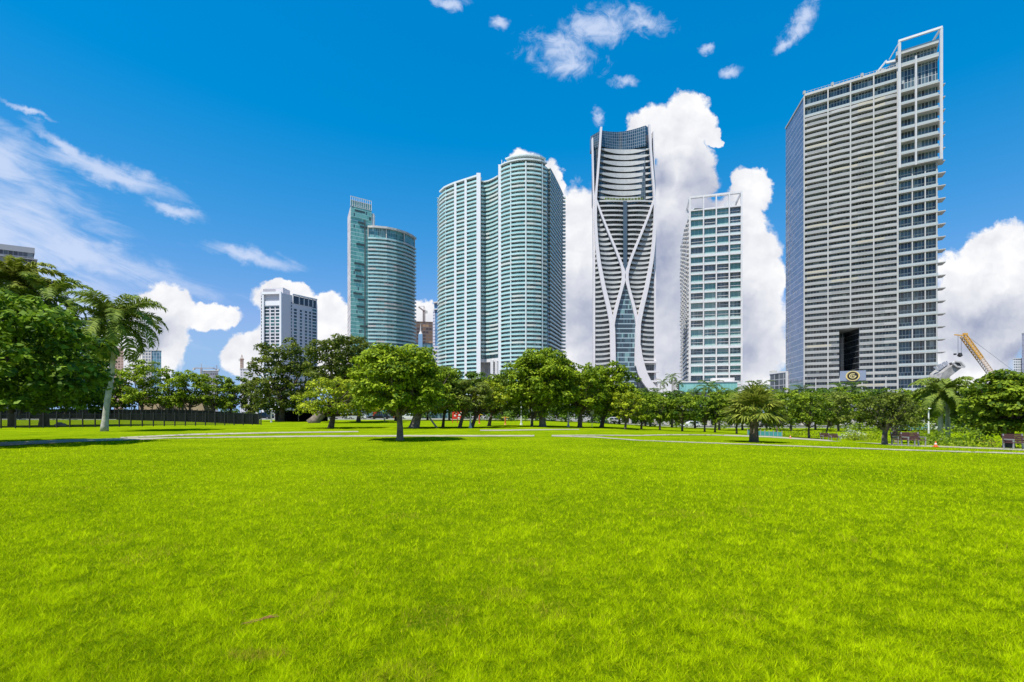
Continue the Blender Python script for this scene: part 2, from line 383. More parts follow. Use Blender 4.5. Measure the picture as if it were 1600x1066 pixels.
ribbon('path', [gp(-120, 704), gp(0, 697.5), gp(110, 691.5), gp(220, 687.8), (-22, 32.6), gp(480, 683.2), gp(640, 682.6), gp(835, 682.4)],
       [gp(-120, 697), gp(0, 691.5), gp(110, 687.0), gp(220, 684.3), gp(320, 683.2), gp(480, 680.8), gp(640, 680.2), gp(835, 680.2)], M_PATH)
ribbon('path', [gp(190, 685.2), gp(300, 680.6), gp(420, 677.6), gp(560, 675.6)], [gp(190, 683.5), gp(300, 678.2), gp(420, 675.7), gp(560, 674.0)], M_PATH, .024)
ribbon('path', [gp(750, 673.6), gp(790, 673.6), gp(850, 672.5), gp(905, 672)], [gp(750, 671.8), gp(790, 671.7), gp(850, 671.0), gp(905, 670.9)], M_PATH)
ribbon('path', [gp(862, 682.4), gp(930, 684.3), gp(1000, 689.4), gp(1120, 693.8), gp(1250, 698.6), gp(1400, 704.2), gp(1640, 711.6)],
       [gp(862, 680.6), gp(930, 682.6), gp(1000, 687.9), gp(1120, 692.2), gp(1250, 696.8), gp(1400, 702.2), gp(1640, 709.2)], M_PATH)
ribbon('path', [gp(862, 681.6), gp(1000, 681.9), gp(1130, 681.2)], [gp(862, 680.2), gp(1000, 680.3), gp(1130, 679.9)], M_PATH, .026)
ribbon('path', [gp(1130, 681.4), gp(1200, 683.6), gp(1290, 689.3), gp(1400, 697), gp(1500, 700.5), gp(1660, 707)],
       [gp(1130, 679.4), gp(1200, 681.6), gp(1290, 687.2), gp(1400, 694.6), gp(1500, 698.2), gp(1660, 704)], M_PATH)
ribbon('road', [(-150, 118), (0, 118), (60, 118), (220, 118)], [(-150, 131), (0, 131), (60, 131), (220, 131)], M_ASPH, .03)
mb = MB()
for x in range(-150, 220, 4):
    z = gz(x + 2, 117.6) + .06; mb.box(x + 2, 117.75, z, 3.98, .3, .22)
tag(mb.build('kerb', M_KERB), kind='structure')

# ------------------------------------------------------------------ leaf crowns and trees
def quads(name, C, A, B_, tone, m, parent, kite=True):
    n = len(C); v = np.empty((n, 4, 3), np.float32)
    if kite: v[:, 0] = C - A; v[:, 1] = C + B_ * .9 + A * .1; v[:, 2] = C + A; v[:, 3] = C - B_ * .9 + A * .1
    else: v[:, 0] = C - A - B_; v[:, 1] = C + A - B_; v[:, 2] = C + A + B_; v[:, 3] = C - A + B_
    me = bpy.data.meshes.new(name); me.vertices.add(4 * n); me.vertices.foreach_set('co', v.ravel())
    me.loops.add(4 * n); me.loops.foreach_set('vertex_index', np.arange(4 * n, dtype=np.int32))
    me.polygons.add(n); me.polygons.foreach_set('loop_start', np.arange(0, 4 * n, 4, dtype=np.int32))
    at = me.attributes.new('tone', 'FLOAT', 'FACE'); at.data.foreach_set('value', tone.astype(np.float32))
    me.update(calc_edges=True); return link(name, me, m, parent)
def nrm(a): return a / np.maximum(1e-6, np.linalg.norm(a, axis=1, keepdims=True))
def leaf_cloud(rng, cl, rad, per, size, flat=.75, tonebias=0.):
    """cl: clump centres, rad: clump radii -> centres, axes, tones of the leaves"""
    Cs, As, Bs, Ts = [], [], [], []
    for c, r in zip(cl, rad):
        n = int(per * r * r); 
        if n < 4: n = 4
        d = nrm(rng.normal(size=(n, 3))); d[:, 2] = np.where(rng.random(n) < .55, np.abs(d[:, 2]), d[:, 2])
        rr = r * (0.55 + .5 * rng.random((n, 1)) ** .6)
        lump = 1 + .22 * np.sin(d[:, :1] * 5 + c[0]) * np.sin(d[:, 1:2] * 5 + c[1]) 
        p = c + d * rr * lump * np.array([1, 1, flat])
        nn = nrm(d * .9 + np.array([0, 0, .8]) + rng.normal(size=(n, 3)) * .55)
        a = nrm(np.cross(nn, rng.normal(size=(n, 3)))); bb = np.cross(nn, a)
        s = size * (.6 + .8 * rng.random((n, 1)))
        Cs.append(p); As.append(a * s * .5); Bs.append(bb * s * .36)
        Ts.append(np.clip(rng.normal(.45 + tonebias + rng.normal() * .2, .26, n), 0, 1))
    return np.concatenate(Cs), np.concatenate(As), np.concatenate(Bs), np.concatenate(Ts)
TREE_N = [0]
def tree(name, label, cat, px, py, xl, xr, top, bot, leaf=L_MD, bk=barkd, size=None, dens=1., lean=0., tr=None, group=None, d=None, clumps=None, gaps=.0, forks=6, z0=None, depth=None, flat=.62, crs=1.):
    TREE_N[0] += 1; rng = np.random.default_rng(1000 + TREE_N[0]); rnd = random.Random(50 + TREE_N[0])
    d = d or depth_for(px, py); p = WP(px, d); g = gz(p.x, p.y) if z0 is None else z0
    root = empty(name, (p.x, p.y, g), label, cat, group)
    x0, x1 = WP(xl, d).x - p.x, WP(xr, d).x - p.x; zt, zb = ZH(top, d) - g, ZH(bot, d) - g
    cx, cz = (x0 + x1) / 2, (zt + zb) / 2; rx, rz = (x1 - x0) / 2, (zt - zb) / 2; ry = rx if depth is None else depth
    rc = min(rx, rz * 1.3)
    n = int((clumps or 46) * 2.3); bot += 3; xl -= (xr - xl) * .03; xr += (xr - xl) * .03; cl = []; rad = []
    tries = 0
    while len(cl) < n and tries < 4000:
        tries += 1
        q = rng.normal(size=3); q /= np.linalg.norm(q)
        k = .62 + .30 * rng.random() if rng.random() < .8 else .2 + .45 * rng.random()
        if q[2] < 0: q[2] = -abs(q[2]) ** .55; q[:2] /= max(.35, np.linalg.norm(q[:2])) ** .5
        r = rc * (.125 + .125 * rng.random()) * crs
        c = np.array([cx + q[0] * max(.1, (rx - r * .8)) * k * 1.08, q[1] * max(.1, ry - r * .8) * k * 1.05, cz + q[2] * max(.1, rz - r * .6) * k * 1.08])
        if gaps and rng.random() < gaps: continue
        if any(np.linalg.norm(c - e) < .68 * (r + s_) * .9 for e, s_ in zip(cl, rad)): 
            if rng.random() < .8: continue
        cl.append(c); rad.append(r)
    size = size or max(.13, d * 3.4 / F)
    size *= 1.12; per = dens * 4.2 * 4 / (size * size) 
    C, A, B_, T = leaf_cloud(rng, cl, rad, per, size, flat)
    m = MB(); tr = tr or rx * .06 + .06; fork = max(.25 * zt, zb * .8 if zb > .5 else .3 * zt); fx = cx * .35 + lean
    pts = [(0, 0, -.15), (fx * .1, 0, fork * .12), (fx * .45, 0.02 * rx, fork * .5), (fx, 0, fork)]
    m.tube(pts, [tr * 1.6, tr * 1.12, tr * .95, tr * .85], 9)
    order = sorted(range(len(cl)), key=lambda i: -rad[i])
    ch = [order[i] for i in range(0, min(len(order), forks * 3), 1)]; rnd.shuffle(ch)
    for i in ch[:forks * 2]:
        c = cl[i]; st = Vector((fx, 0, fork * (.86 + .14 * rnd.random()))); e = Vector(c)
        mid = st.lerp(e, .45) + Vector((rnd.uniform(-.1, .1) * rx, rnd.uniform(-.1, .1) * rx, -.06 * rz))
        m.tube([st, mid, e], [tr * .55, tr * .34, tr * .10], 6, False)
        for j in range(2):
            e2 = Vector(cl[rnd.choice(order)]); 
            if (e2 - mid).length < rx * 1.1: m.tube([mid, mid.lerp(e2, .5) + Vector((0, 0, .05 * rz)), e2], [tr * .26, tr * .17, tr * .06], 5, False)
    m.v = [(x + p.x, y + p.y, z + g) for x, y, z in m.v]
    m.build('trunk', bk, root, smooth=True)
    quads('crown', C, A, B_, T, leaf, root)
    return root

# ------------------------------------------------------------------ palms
def frond_mesh(seed, L, droop, n=34, lw=.055, ll=.85, upang=.7, hang=.5):
    """feather leaf along +x: arching rib with two rows of drooping leaflets; returns rib mesh data and leaflet mesh"""
    rng = random.Random(seed); pts = []; p = Vector((0, 0, 0)); a = upang
    for i in range(15):
        pts.append(p.copy()); a -= droop * (0.5 + i / 14.) / 14 * 2; p = p + Vector((math.cos(a), 0, math.sin(a))) * L / 14
    v, f, tn = [], [], []
    def at(t):
        k = min(13.999, t * 14); i = int(k); return pts[i].lerp(pts[i + 1], k - i), (pts[i + 1] - pts[i]).normalized()
    for i in range(14):
        w0, w1 = .05 * (1 - i / 15.), .05 * (1 - (i + 1) / 15.); a0, a1 = pts[i], pts[i + 1]; k = len(v)
        up = Vector((0, 0, .04)); s0, s1 = Vector((0, w0, 0)), Vector((0, w1, 0))
        v += [a0 - s0, a0 + s0, a1 + s1, a1 - s1, a0 - up, a1 - up * .8]; f += [(k, k + 1, k + 2, k + 3), (k, k + 3, k + 5, k + 4), (k + 1, k + 4, k + 5, k + 2)]; tn += [.7] * 3
    for i in range(n):
        t = .12 + .87 * (i + rng.random() * .5) / n; c, dr = at(t); l = ll * L / 4 * (math.sin(math.pi * (.12 + .8 * t)) ** .6) * rng.uniform(.85, 1.1)
        for sg in (-1, 1):
            out = (Vector((0, sg, 0)) * .8 + dr * rng.uniform(.4, .75) + Vector((0, 0, rng.uniform(-.2, .45)))).normalized()
            m1 = c + out * l * .5; e = m1 + (out * .75 + Vector((0, 0, -hang * rng.uniform(.7, 1.5)))).normalized() * l * .55; w = dr * lw * L / 4
            k = len(v); v += [c - w * .6, c + w * .6, m1 + w, m1 - w, e]; f += [(k, k + 1, k + 2, k + 3), (k + 3, k + 2, k + 4)]; q = rng.random(); tn += [q, q]
    me = bpy.data.meshes.new('frond'); me.from_pydata([tuple(x) for x in v], [], f)
    a_ = me.attributes.new('tone', 'FLOAT', 'FACE'); a_.data.foreach_set('value', tn); return me
def fan_mesh(seed, L, nseg=22, w=.05):
    rng = random.Random(seed); v, f, tn = [], [], []
    st = Vector((L * .5, 0, L * .12))
    k = 0; v += [Vector((0, -.03, 0)), Vector((0, .03, 0)), st + Vector((0, .02, 0)), st - Vector((0, .02, 0))]; f.append((0, 1, 2, 3)); tn.append(.8)
    for i in range(nseg):
        a = (i / (nseg - 1) - .5) * 4.3 + rng.uniform(-.05, .05); d = Vector((math.cos(a), math.sin(a), rng.uniform(-.1, .15) - .12 * abs(a))).normalized(); l = L * .5 * (1 - .10 * abs(a)) * rng.uniform(.85, 1.1)
        s = Vector((-d.y, d.x, 0)) * w * L / 2; m1 = st + d * l * .55; e = m1 + (d * .8 + Vector((0, 0, -rng.uniform(.05, .6)))).normalized() * l * .5
        k = len(v); v += [st - s * .15, st + s * .15, m1 + s, m1 - s, e]; f += [(k, k + 1, k + 2, k + 3), (k + 3, k + 2, k + 4)]; q = rng.random(); tn += [q, q]
    me = bpy.data.meshes.new('frond'); me.from_pydata([tuple(x) for x in v], [], f)
    a_ = me.attributes.new('tone', 'FLOAT', 'FACE'); a_.data.foreach_set('value', tn); return me
def palm(name, label, px, py, ztop_px, fl, leafm=L_PM, d=None, tr=.22, nf=18, group=None, fan=False, lean=0., shaft=True, seed=1, cat='palm tree', spread=(1.25, -.55), bk=palmbark, droop=1.0, z0=None, n=34, lw=.045, nshapes=4, bulge=1.0):
    """ztop_px: photo row of the top of the bare trunk"""
    rnd = random.Random(seed); d = d or depth_for(px, py); p = WP(px, d); g = gz(p.x, p.y) if z0 is None else z0
    root = empty(name, (p.x, p.y, g), label, cat, group); H = ZH(ztop_px, d) - g
    lx = lean * d / F; m = MB(); pts, rad = [], []
    for i in range(15):
        t = i / 14; pts.append((p.x + lx * S(t * .9 + .05) , p.y, g - .1 + (H + .1) * t)); rad.append(tr * (1.15 - .32 * t + bulge * (.45 * math.exp(-(t * 9) ** 2) + .12 * math.exp(-((t - .4) * 4) ** 2))) * (1 + .03 * (i % 2)))
    m.tube(pts, rad, 12); m.build('trunk', bk, root, smooth=True)
    top = Vector((pts[-1][0], p.y, g + H)) - root.location; sh = 0
    if shaft:
        sh = fl * .36; s = MB(); b0 = Vector(pts[-1]); s.tube([b0, b0 + Vector((0, 0, sh * .4)), b0 + Vector((0, 0, sh))], [tr * .95, tr * 1.0, tr * .55], 10); s.build('crownshaft', mat('crownshaft_green', (.12, .2, .04), .4), root, smooth=True)
    key = (fl, fan, droop, n)
    ms = []
    for k in range(nshapes):
        mm = fan_mesh(seed * 7 + k, fl) if fan else frond_mesh(seed * 7 + k, fl, droop * (.85 + .15 * k), n=n, lw=lw, upang=[1.15, .75, .35, -.15][k % 4])
        mm.materials.append(leafm); ms.append(mm)
    for i in range(nf):
        k = int(i * nshapes / nf); o = bpy.data.objects.new('frond', ms[k]); COL.objects.link(o); o.parent = root
        el = 0. if not fan else rnd.uniform(*reversed(spread)) if spread[0] > spread[1] else rnd.uniform(*spread)
        o.location = top + Vector((0, 0, sh * .97 + rnd.uniform(-.05, .05))); o.rotation_euler = (rnd.uniform(-.25, .25), -el, i * 2.39996 + rnd.uniform(-.25, .25))
    return root
def copy_thing(src, loc, rz, label, scale=1.):
    r = src.copy(); COL.objects.link(r); r.location = loc; r.rotation_euler = (0, 0, rz); r.scale = (scale,) * 3; r['label'] = label
    for ch in list(src.children):
        c = ch.copy(); COL.objects.link(c); c.parent = r
        for g_ in ch.children:
            e = g_.copy(); COL.objects.link(e); e.parent = c
    return r
grey_slab = mat('grey_slab', (.40, .395, .375), .65, var=.08, vscale=.2)
# ================================================================== BUILDINGS
def col_at(A, Bp, px):
    """distance from A along A->B where the line is seen at photo column px"""
    e = (Bp - A).normalized(); k = (px - 800) / F
    return (k * A.y - A.x) / (e.x - k * e.y)
# ---- right tower -----------------------------------------------------------
def tower_right():
    A = WP(1257, 259); B_ = WP(1465, 230); e = (B_ - A).normalized(); n = Vector((e.y, -e.x)); L = (B_ - A).length
    bk = Vector((.21, 1)).normalized(); DEP = 29.
    root = empty('apartment_tower', (A.x, A.y, -2), 'tallest pale tower with deep balconies and an open white frame at its top corner', 'tower')
    g = glass('tower_right_glass', (.03, .042, .055), (.08, .12, .14), (.33, .36, .36), 1.25, 2.85, (.42, .43, .42), .14, .06, .06)
    fh = 2.85
    def pt(s, o=0., back=0.): return A + e * s + n * o + bk * back
    sN0, sN1 = col_at(A, B_, 1311), col_at(A, B_, 1343); s4 = col_at(A, B_, 1402)
    zN0, zN1 = 19.95, 42.75; ZT = 161.
    body = MB()
    def blk(s0, s1, z0, z1, b0=0., b1=DEP): body.prism([pt(s0, 0, b0), pt(s1, 0, b0), pt(s1, 0, b1), pt(s0, 0, b1)], z0, z1)
    blk(0, L, -2, zN0); blk(0, sN0, zN0, zN1); blk(sN1, L, zN0, zN1); blk(sN0, sN1, zN0, zN1, 17., DEP); blk(0, L, zN1, ZT); blk(s4 - .4, L - .3, ZT, 167.5, .3, 12)
    body.build('glazing', g, root)
    # left flank: reflecting curtain wall, lilac cloud reflection put into its glass colour, thin pale floor lines
    fl = MB(); q = [A - e * .25 , A - e * .02, A + bk * DEP - e * .02, A + bk * DEP - e * .25]
    fl.prism(q, -2, ZT); sg = glass('flank_glass_cloud_tint', (.20, .20, .25), (.24, .23, .28), (.28, .27, .32), 3.2, 2.85, (.52, .52, .54), .0, .07, .05, .5, .85, metal=.25, spec=.8, wave=.10)
    fl.build('side_glazing', sg, root)
    # inner walls of the opening
    w = MB(); w.prism([pt(sN1 - .25, -.2, 0), pt(sN1 - .02, -.2, 0), pt(sN1 - .02, 0, 17), pt(sN1 - .25, 0, 17)], zN0, zN1)
    w.build('opening_wall', glass('opening_glass', (.012, .014, .016), (.02, .022, .025), (.03, .035, .04), 1.8, 2.85, (.3, .3, .3), .02, .06, .15), root)
    sf = MB(); sf.prism([pt(sN0, -.1), pt(sN1, -.1), pt(sN1, 0, 17), pt(sN0, 0, 17)], zN1 - .35, zN1 - .02); sf.build('opening_soffit', grey_slab, root)
    pan = panelmat('balcony_front', (.25, .255, .25), (.42, .415, .395), (.42, .385, .30), 8.7, 2.85)
    bays = [0.] + [col_at(A, B_, p) for p in (1294, 1329, 1365)] + [s4]
    rnd = random.Random(3)
    nfl = 52
    for i in range(1, nfl + 1):
        z = i * fh
        spans = [(0., s4)] if not (zN0 - .5 < z < zN1 - .3) else [(0., sN0), (sN1, s4)]
        for a0, a1 in spans:
            sl, pr = MB(), MB()
            st = sorted(set([a0, a1] + [x for x in bays if a0 < x < a1])); pts = []
            for j in range(len(st) - 1):
                bow = rnd.choice((.1, .3, .55)) if z > 45 else .05
                for k in range(6):
                    t = k / 6; s_ = st[j] + (st[j + 1] - st[j]) * t; pts.append(pt(s_, bow * math.sin(math.pi * t)))
            pts.append(pt(a1))
            sl.band(pts, z - .26, z, -.2, 1.75)
            pr.band(pts, z + .08, z + 1.12, 1.62, 1.70)
            o = sl.build('balcony', grey_slab, root); sub(pr, 'railing', pan, o)
    # two tall top floors
    for z in (150.2, 155.4): 
        sl, pr = MB(), MB(); pts = [pt(0), pt(s4)]; sl.band(pts, z - .3, z, -.2, 1.75); pr.band(pts, z + .1, z + 1.0, 1.62, 1.7); o = sl.build('balcony', grey_slab, root); sub(pr, 'railing', mat('clear_rail', (.38, .42, .42), .2), o)
    ro = MB(); ro.band([pt(0), pt(s4)], ZT - .2, ZT + .9, -1, 1.9); ro.band([pt(-.3, 0, DEP), pt(-.3)], ZT - .1, ZT + .7, -.5, .25)
    for k in range(26):
        s_ = s4 * k / 25; c = pt(s_, 1.6); ro.box(c.x, c.y, ZT + 1.4, .12, .12, 1.0)
    for k in (0, 8, 16, 25): c = pt(s4 * k / 25, 1.6); ro.box(c.x, c.y, ZT + 1.7, .9, .9, 1.5)
    ro.band([pt(0), pt(s4)], ZT + 1.85, ZT + 1.95, 1.55, 1.65)
    ro.build('roof_edge', grey_slab, root)
    for s_ in bays: 
        c = pt(s_, .9); 
        for z0, z1 in ([(-2, ZT)] if not (sN0 < s_ < sN1) else [(zN1, ZT)]):
            pm = MB(); pm.box(c.x, c.y, (z0 + z1) / 2, .55, 1.9, z1 - z0, math.atan2(e.y, e.x)); pm.build('pier', grey_slab, root)
    # right bays: a slab every second floor, ends reaching past the corner
    for i in range(2, 54, 2):
        z = i * fh + .4; top = z > 114
        sl, pr = MB(), MB(); ex = 2.6; od = 3.4 if top else 1.9
        pts = [pt(s4 + .3), pt(L + (ex if not top else 1.6))]
        sl.band(pts, z - .32, z, -.3, od); pr.band([pt(s4 + .3), pt(L)], z + .1, z + 1.05, od - .14, od - .08)
        sl.prism([pt(L, -.3), pt(L + ex, .6), pt(L + ex - .6, -4), pt(L, -4)], z - .3, z - .02)
        o = sl.build('balcony', grey_slab, root); sub(pr, 'railing', mat('clear_rail', (.38, .42, .42), .2), o)
        if not top:
            s3 = MB(); s3.band([pt(s4 + .3), pt(L)], z + fh - .12, z + fh + .05, -.1, .25); sub(s3, 'transom', white, o)
    for px in (1402.8, 1425, 1445, 1463):
        s_ = col_at(A, B_, px); c = pt(s_, 1.0); z1 = 113.5 if px in (1402.8, 1445, 1463) else 113.5
        pm = MB(); pm.box(c.x, c.y, (z1 - 2) / 2, .45, 1.6, z1 + 2, math.atan2(e.y, e.x)); pm.build('pier', grey_slab, root)
    # projecting frame at the top corner
    f = MB(); sa, sb = s4 + .6, L + .9; o_ = 3.7; zb, zt = 113.8, 172.; sm = col_at(A, B_, 1430)
    for s_ in (sa, sb): c = pt(s_, o_); f.box(c.x, c.y, (zb + zt) / 2, .8, .8, zt - zb)
    c = pt(sm, o_ - .2); f.box(c.x, c.y, (zb + 163) / 2, .55, .55, 163 - zb)
    f.beam((*pt(sa - .4, o_), zt), (*pt(sb + .4, o_), zt), .8, .9); f.beam((*pt(sb, o_), zt), (*pt(sb - 3, -9), zt), .6, .7); f.beam((*pt(sa, o_), zt), (*pt(sa, -9), zt), .6, .7)
    f.build('corner_frame', white, root)
    for z in (161.2, 167.2):
        sl = MB(); sl.band([pt(s4 - .6), pt(L + .2)], z - .7, z, -8, 2.4); sl.build('roof_slab', grey_slab, root)
        pr = MB(); pr.band([pt(s4 - .6), pt(L + .2)], z + .1, z + 1.1, 2.2, 2.27); pr.build('railing', mat('clear_rail', (.38, .42, .42), .2), root)
    # window cleaning crane on the roof
    cr = MB(); a0 = pt(s4 - 6, -2); cr.box(a0.x, a0.y, ZT + 2, 3.5, 2.5, 2.4, .3); a1 = pt(s4 - 7.5, 1); a2 = pt(s4 + .3, -1)
    cr.beam((*a1, ZT + 1.5), (*pt(s4 - 4, -2), ZT + 7), .6); cr.beam((*pt(s4 - 4, -2), ZT + 6), (*a2, ZT + 5), .9); cr.beam((*pt(s4 - 3, 0), ZT + 6), (*pt(s4 + .6, 3.6), 171.5), .3); cr.build('roof_crane', white, root)
    # base floors: extra grid, sign panel and emblem
    for px in (1275, 1312, 1347, 1384):
        s_ = col_at(A, B_, px); c = pt(s_, 1.0); pm = MB(); pm.box(c.x, c.y, 8.4, .45, 1.6, 20.5, math.atan2(e.y, e.x)); pm.build('pier', grey_slab, root)
    sc = (col_at(A, B_, 1332.5)); zc = ZH(588, pt(sc).y)
    sp = MB(); sp.band([pt(sc - 5.2), pt(sc + 5.2)], zc - 2.2, zc + 2.5, 1.9, 2.25); sp.build('sign_panel', mat('sign_blue_grey', (.20, .24, .32), .5), root)
    def disc(r0_, r1_, o0, o1, name, m, a0=0., a1=2 * math.pi, nseg=48, ex=1.18):
        d_ = MB(); r0, r1 = r0_ * .76, r1_ * .76
        for k in range(nseg):
            t0, t1 = a0 + (a1 - a0) * k / nseg, a0 + (a1 - a0) * (k + 1) / nseg; P8 = []
            for oo in (o0, o1):
                for r, t in ((r0, t0), (r1, t0), (r1, t1), (r0, t1)):
                    c = pt(sc + r * ex * math.cos(t), oo); P8.append((c.x, c.y, zc + r * math.sin(t)))
            d_.hexa(P8)
        return d_.build(name, m, root)
    gold = mat('emblem_gold', (.55, .36, .07), .4); blk_ = mat('emblem_black', (.012, .012, .012), .4); pale = mat('emblem_pale', (.62, .52, .22), .4)
    disc(0, 3.15, 2.26, 2.5, 'emblem_disc', gold); disc(2.75, 3.15, 2.5, 2.58, 'emblem_rim', pale); disc(0, 2.45, 2.5, 2.62, 'emblem_disc', blk_)
    disc(1.15, 1.6, 2.62, 2.72, 'emblem_letter', pale, R(50), R(340)); disc(.45, .75, 2.62, 2.72, 'emblem_letter', pale, R(60), R(250))
    bar = MB(); bar.hexa([(*pt(sc + .08, 2.62), zc - .15), (*pt(sc + 1.4, 2.62), zc - .45), (*pt(sc + 1.4, 2.74), zc - .45), (*pt(sc + .08, 2.74), zc - .15),
                          (*pt(sc + .08, 2.62), zc + .25), (*pt(sc + 1.44, 2.62), zc - .05), (*pt(sc + 1.44, 2.74), zc - .05), (*pt(sc + .08, 2.74), zc + .25)]); bar.build('emblem_letter', pale, root)
tower_right()

# ---- white grid tower ------------------------------------------------------
def tower_grid():
    A = WP(1077, 414.6); B_ = WP(1160, 404); e = (B_ - A).normalized(); n = Vector((e.y, -e.x)); L = (B_ - A).length; bk = Vector((.24, 1)).normalized(); DEP = 78.
    root = empty('apartment_tower', (A.x, A.y, -2), 'white tower with four columns of square window bays and an open roof frame', 'tower')
    def pt(s, o=0., back=0.): return A + e * s + n * o + bk * back
    ZT = 176.; ZD = ZH(325, 410); zb = 25.; rows = 19; rh = (ZD - zb) / rows
    core = MB(); core.prism([pt(.3, -2.2), pt(L - .3, -2.2), pt(L - .3, 0, DEP), pt(.3, 0, DEP)], -2, ZD - .6); core.build('wall', white, root)
    pier = MB()
    ss = [0.5] + [col_at(A, B_, p) for p in (1099.3, 1119.3, 1139.6)] + [L - .5]
    for k, s_ in enumerate(ss):
        c = pt(s_, -1.1); w_ = 1.3 if k in (0, 4) else .95; pm = MB(); pm.box(c.x, c.y, ZT / 2 - 1, w_, 2.3, ZT + 2, math.atan2(e.y, e.x)); pm.build('pier', white, root)
    fr = MB(); fr.beam((*pt(-.1, -1.2), ZT), (*pt(L + .1, -1.2), ZT), 2.4, 1.5); fr.beam((*pt(.6, 0, 3), ZT), (*pt(.6, 0, 30), ZT), 1.2, 1.4); fr.beam((*pt(L - .6, 0, 3), ZT), (*pt(L - .6, 0, 26), ZT), 1.2, 1.4)
    c = pt(L - 6, 0, 20); fr.box(c.x, c.y, ZT - 6, 7, 6, 12); c = pt(6, 0, 26); fr.box(c.x, c.y, ZT - 3, .9, .9, 8)
    fr.prism([pt(0, 0, 24), pt(L, 0, 24), pt(L, 0, 24.8), pt(0, 0, 24.8)], ZT - 3.4, ZT - 1); fr.build('roof_frame', white, root)
    c = pt(8, 0, 6); pl = MB(); pl.box(c.x, c.y, ZD + 1.2, 8, 3, 2.2); pl.box(c.x + 8, c.y, ZD + .8, 3, 2, 1.6); pl.build('roof_planter', mat('roof_green', (.06, .10, .03), .9, var=.5, vscale=1.), root)
    gl = [glass('grid_glass_a', (.05, .11, .11), (.16, .27, .25), (.36, .46, .42), .95, 50, (.6, .6, .6), .2, 0, .06),
          glass('grid_glass_b', (.17, .34, .30), (.25, .42, .37), (.36, .50, .45), 3.0, 50, (.5, .6, .55), .05, 0, .08),
          glass('grid_glass_c', (.04, .055, .06), (.11, .13, .14), (.32, .34, .32), .8, 50, (.65, .65, .62), .2, 0, .06)]
    rnd = random.Random(11); railm = mat('pale_glass_rail', (.46, .55, .54), .15)
    for r in range(rows):
        z = zb + r * rh; sl = MB(); bold = r in (4, 9, 14)
        hb = 1.5 if bold else .85
        sl.band([pt(.4), pt(L - .4)], z - hb, z + .02, -2.25, .12 if bold else -.15); sl.build('floor_slab', white, root)
        for k in range(4):
            s0, s1 = ss[k] + .6, ss[k + 1] - .6; w = MB(); tall = rnd.random() < .14
            lo = z + (.3 if tall else 1.4); w.band([pt(s0), pt(s1)], lo, z + rh - .8, -2.25, -1.9)
            o = w.build('window', gl[1] if tall else rnd.choice(gl), root)
            rl = MB(); rl.band([pt(s0), pt(s1)], z + .05, z + 1.35, -.45, -.38); sub(rl, 'railing', railm, o)
            if not tall and rnd.random() < .75:
                mf = MB(); mf.band([pt(s0), pt(s1)], z + rh * .5 - .15, z + rh * .5 + .2, -1.9, -1.3); sub(mf, 'transom', white, o)
    dk = MB(); dk.band([pt(.4), pt(L - .4)], ZD - .9, ZD, -2.25, 0.0); dk.prism([pt(.5, -2.3), pt(L - .5, -2.3), pt(L - .5, 0, DEP), pt(.5, 0, DEP)], ZD - .55, ZD - .1); dk.build('roof_deck', white, root)
    # left flank: stacked dark balcony recesses between white piers, stepping in and out
    sd_ = MB(); dkm = MB()
    for k in range(7):
        b0 = 2 + k * 11.; 
        for r in range(46):
            z = 3 + r * 3.55
            if z > ZD - 4: break
            off = .5 + .9 * abs(((r + k * 2) % 12) / 6. - 1)
            q = [A - e * off + bk * (b0 + 1.2), A + bk * (b0 + 1.2), A + bk * (b0 + 8.6), A - e * off + bk * (b0 + 8.6)]
            sd_.prism([Vector(x) for x in q], z, z + 1.3)
        q = [A - e * .22 + bk * b0, A - e * .02 + bk * b0, A - e * .02 + bk * (b0 + 8.6), A - e * .22 + bk * (b0 + 8.6)]; dkm.prism(q, 2, ZD - 3)
    sd_.build('balcony', white, root); dkm.build('side_glazing', gl[2], root)
    # podium with green glass
    q0, q1 = WP(1060, 392), WP(1152, 386); zt = ZH(597.5, 389); pod = MB(); pod.prism([q0, q1, q1 + Vector((4, 14)), q0 + Vector((4, 14))], -2, zt); pod.build('podium', glass('podium_glass', (.16, .40, .36), (.2, .46, .41), (.25, .5, .45), 1.1, 40, (.32, .5, .47), .12, 0, .15), root)
    tp = MB(); tp.prism([q0 + Vector((-.5, -.5)), q1 + Vector((.5, -.5)), q1 + Vector((5, 15)), q0 + Vector((3, 15))], zt, zt + .9)
    tp.prism([q0 + Vector((-2.4, -1)), q0 + Vector((0, -1)), q0 + Vector((0, 8)), q0 + Vector((-2.4, 8))], -2, zt + 2.2)
    tp.prism([q1 + Vector((0, -1)), q1 + Vector((7, -1)), q1 + Vector((7, 12)), q1 + Vector((0, 12))], -2, zt - 2)
    tp.prism([q0 + Vector((26, 0)), q1 + Vector((-2, 0)), q1 + Vector((-2, 4)), q0 + Vector((26, 4))], zt + .9, zt + 3.4); tp.build('podium_wall', white, root)
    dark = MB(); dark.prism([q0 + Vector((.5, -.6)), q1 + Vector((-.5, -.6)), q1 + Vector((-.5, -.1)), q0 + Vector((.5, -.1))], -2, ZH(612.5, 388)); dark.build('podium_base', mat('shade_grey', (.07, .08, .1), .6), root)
tower_grid()

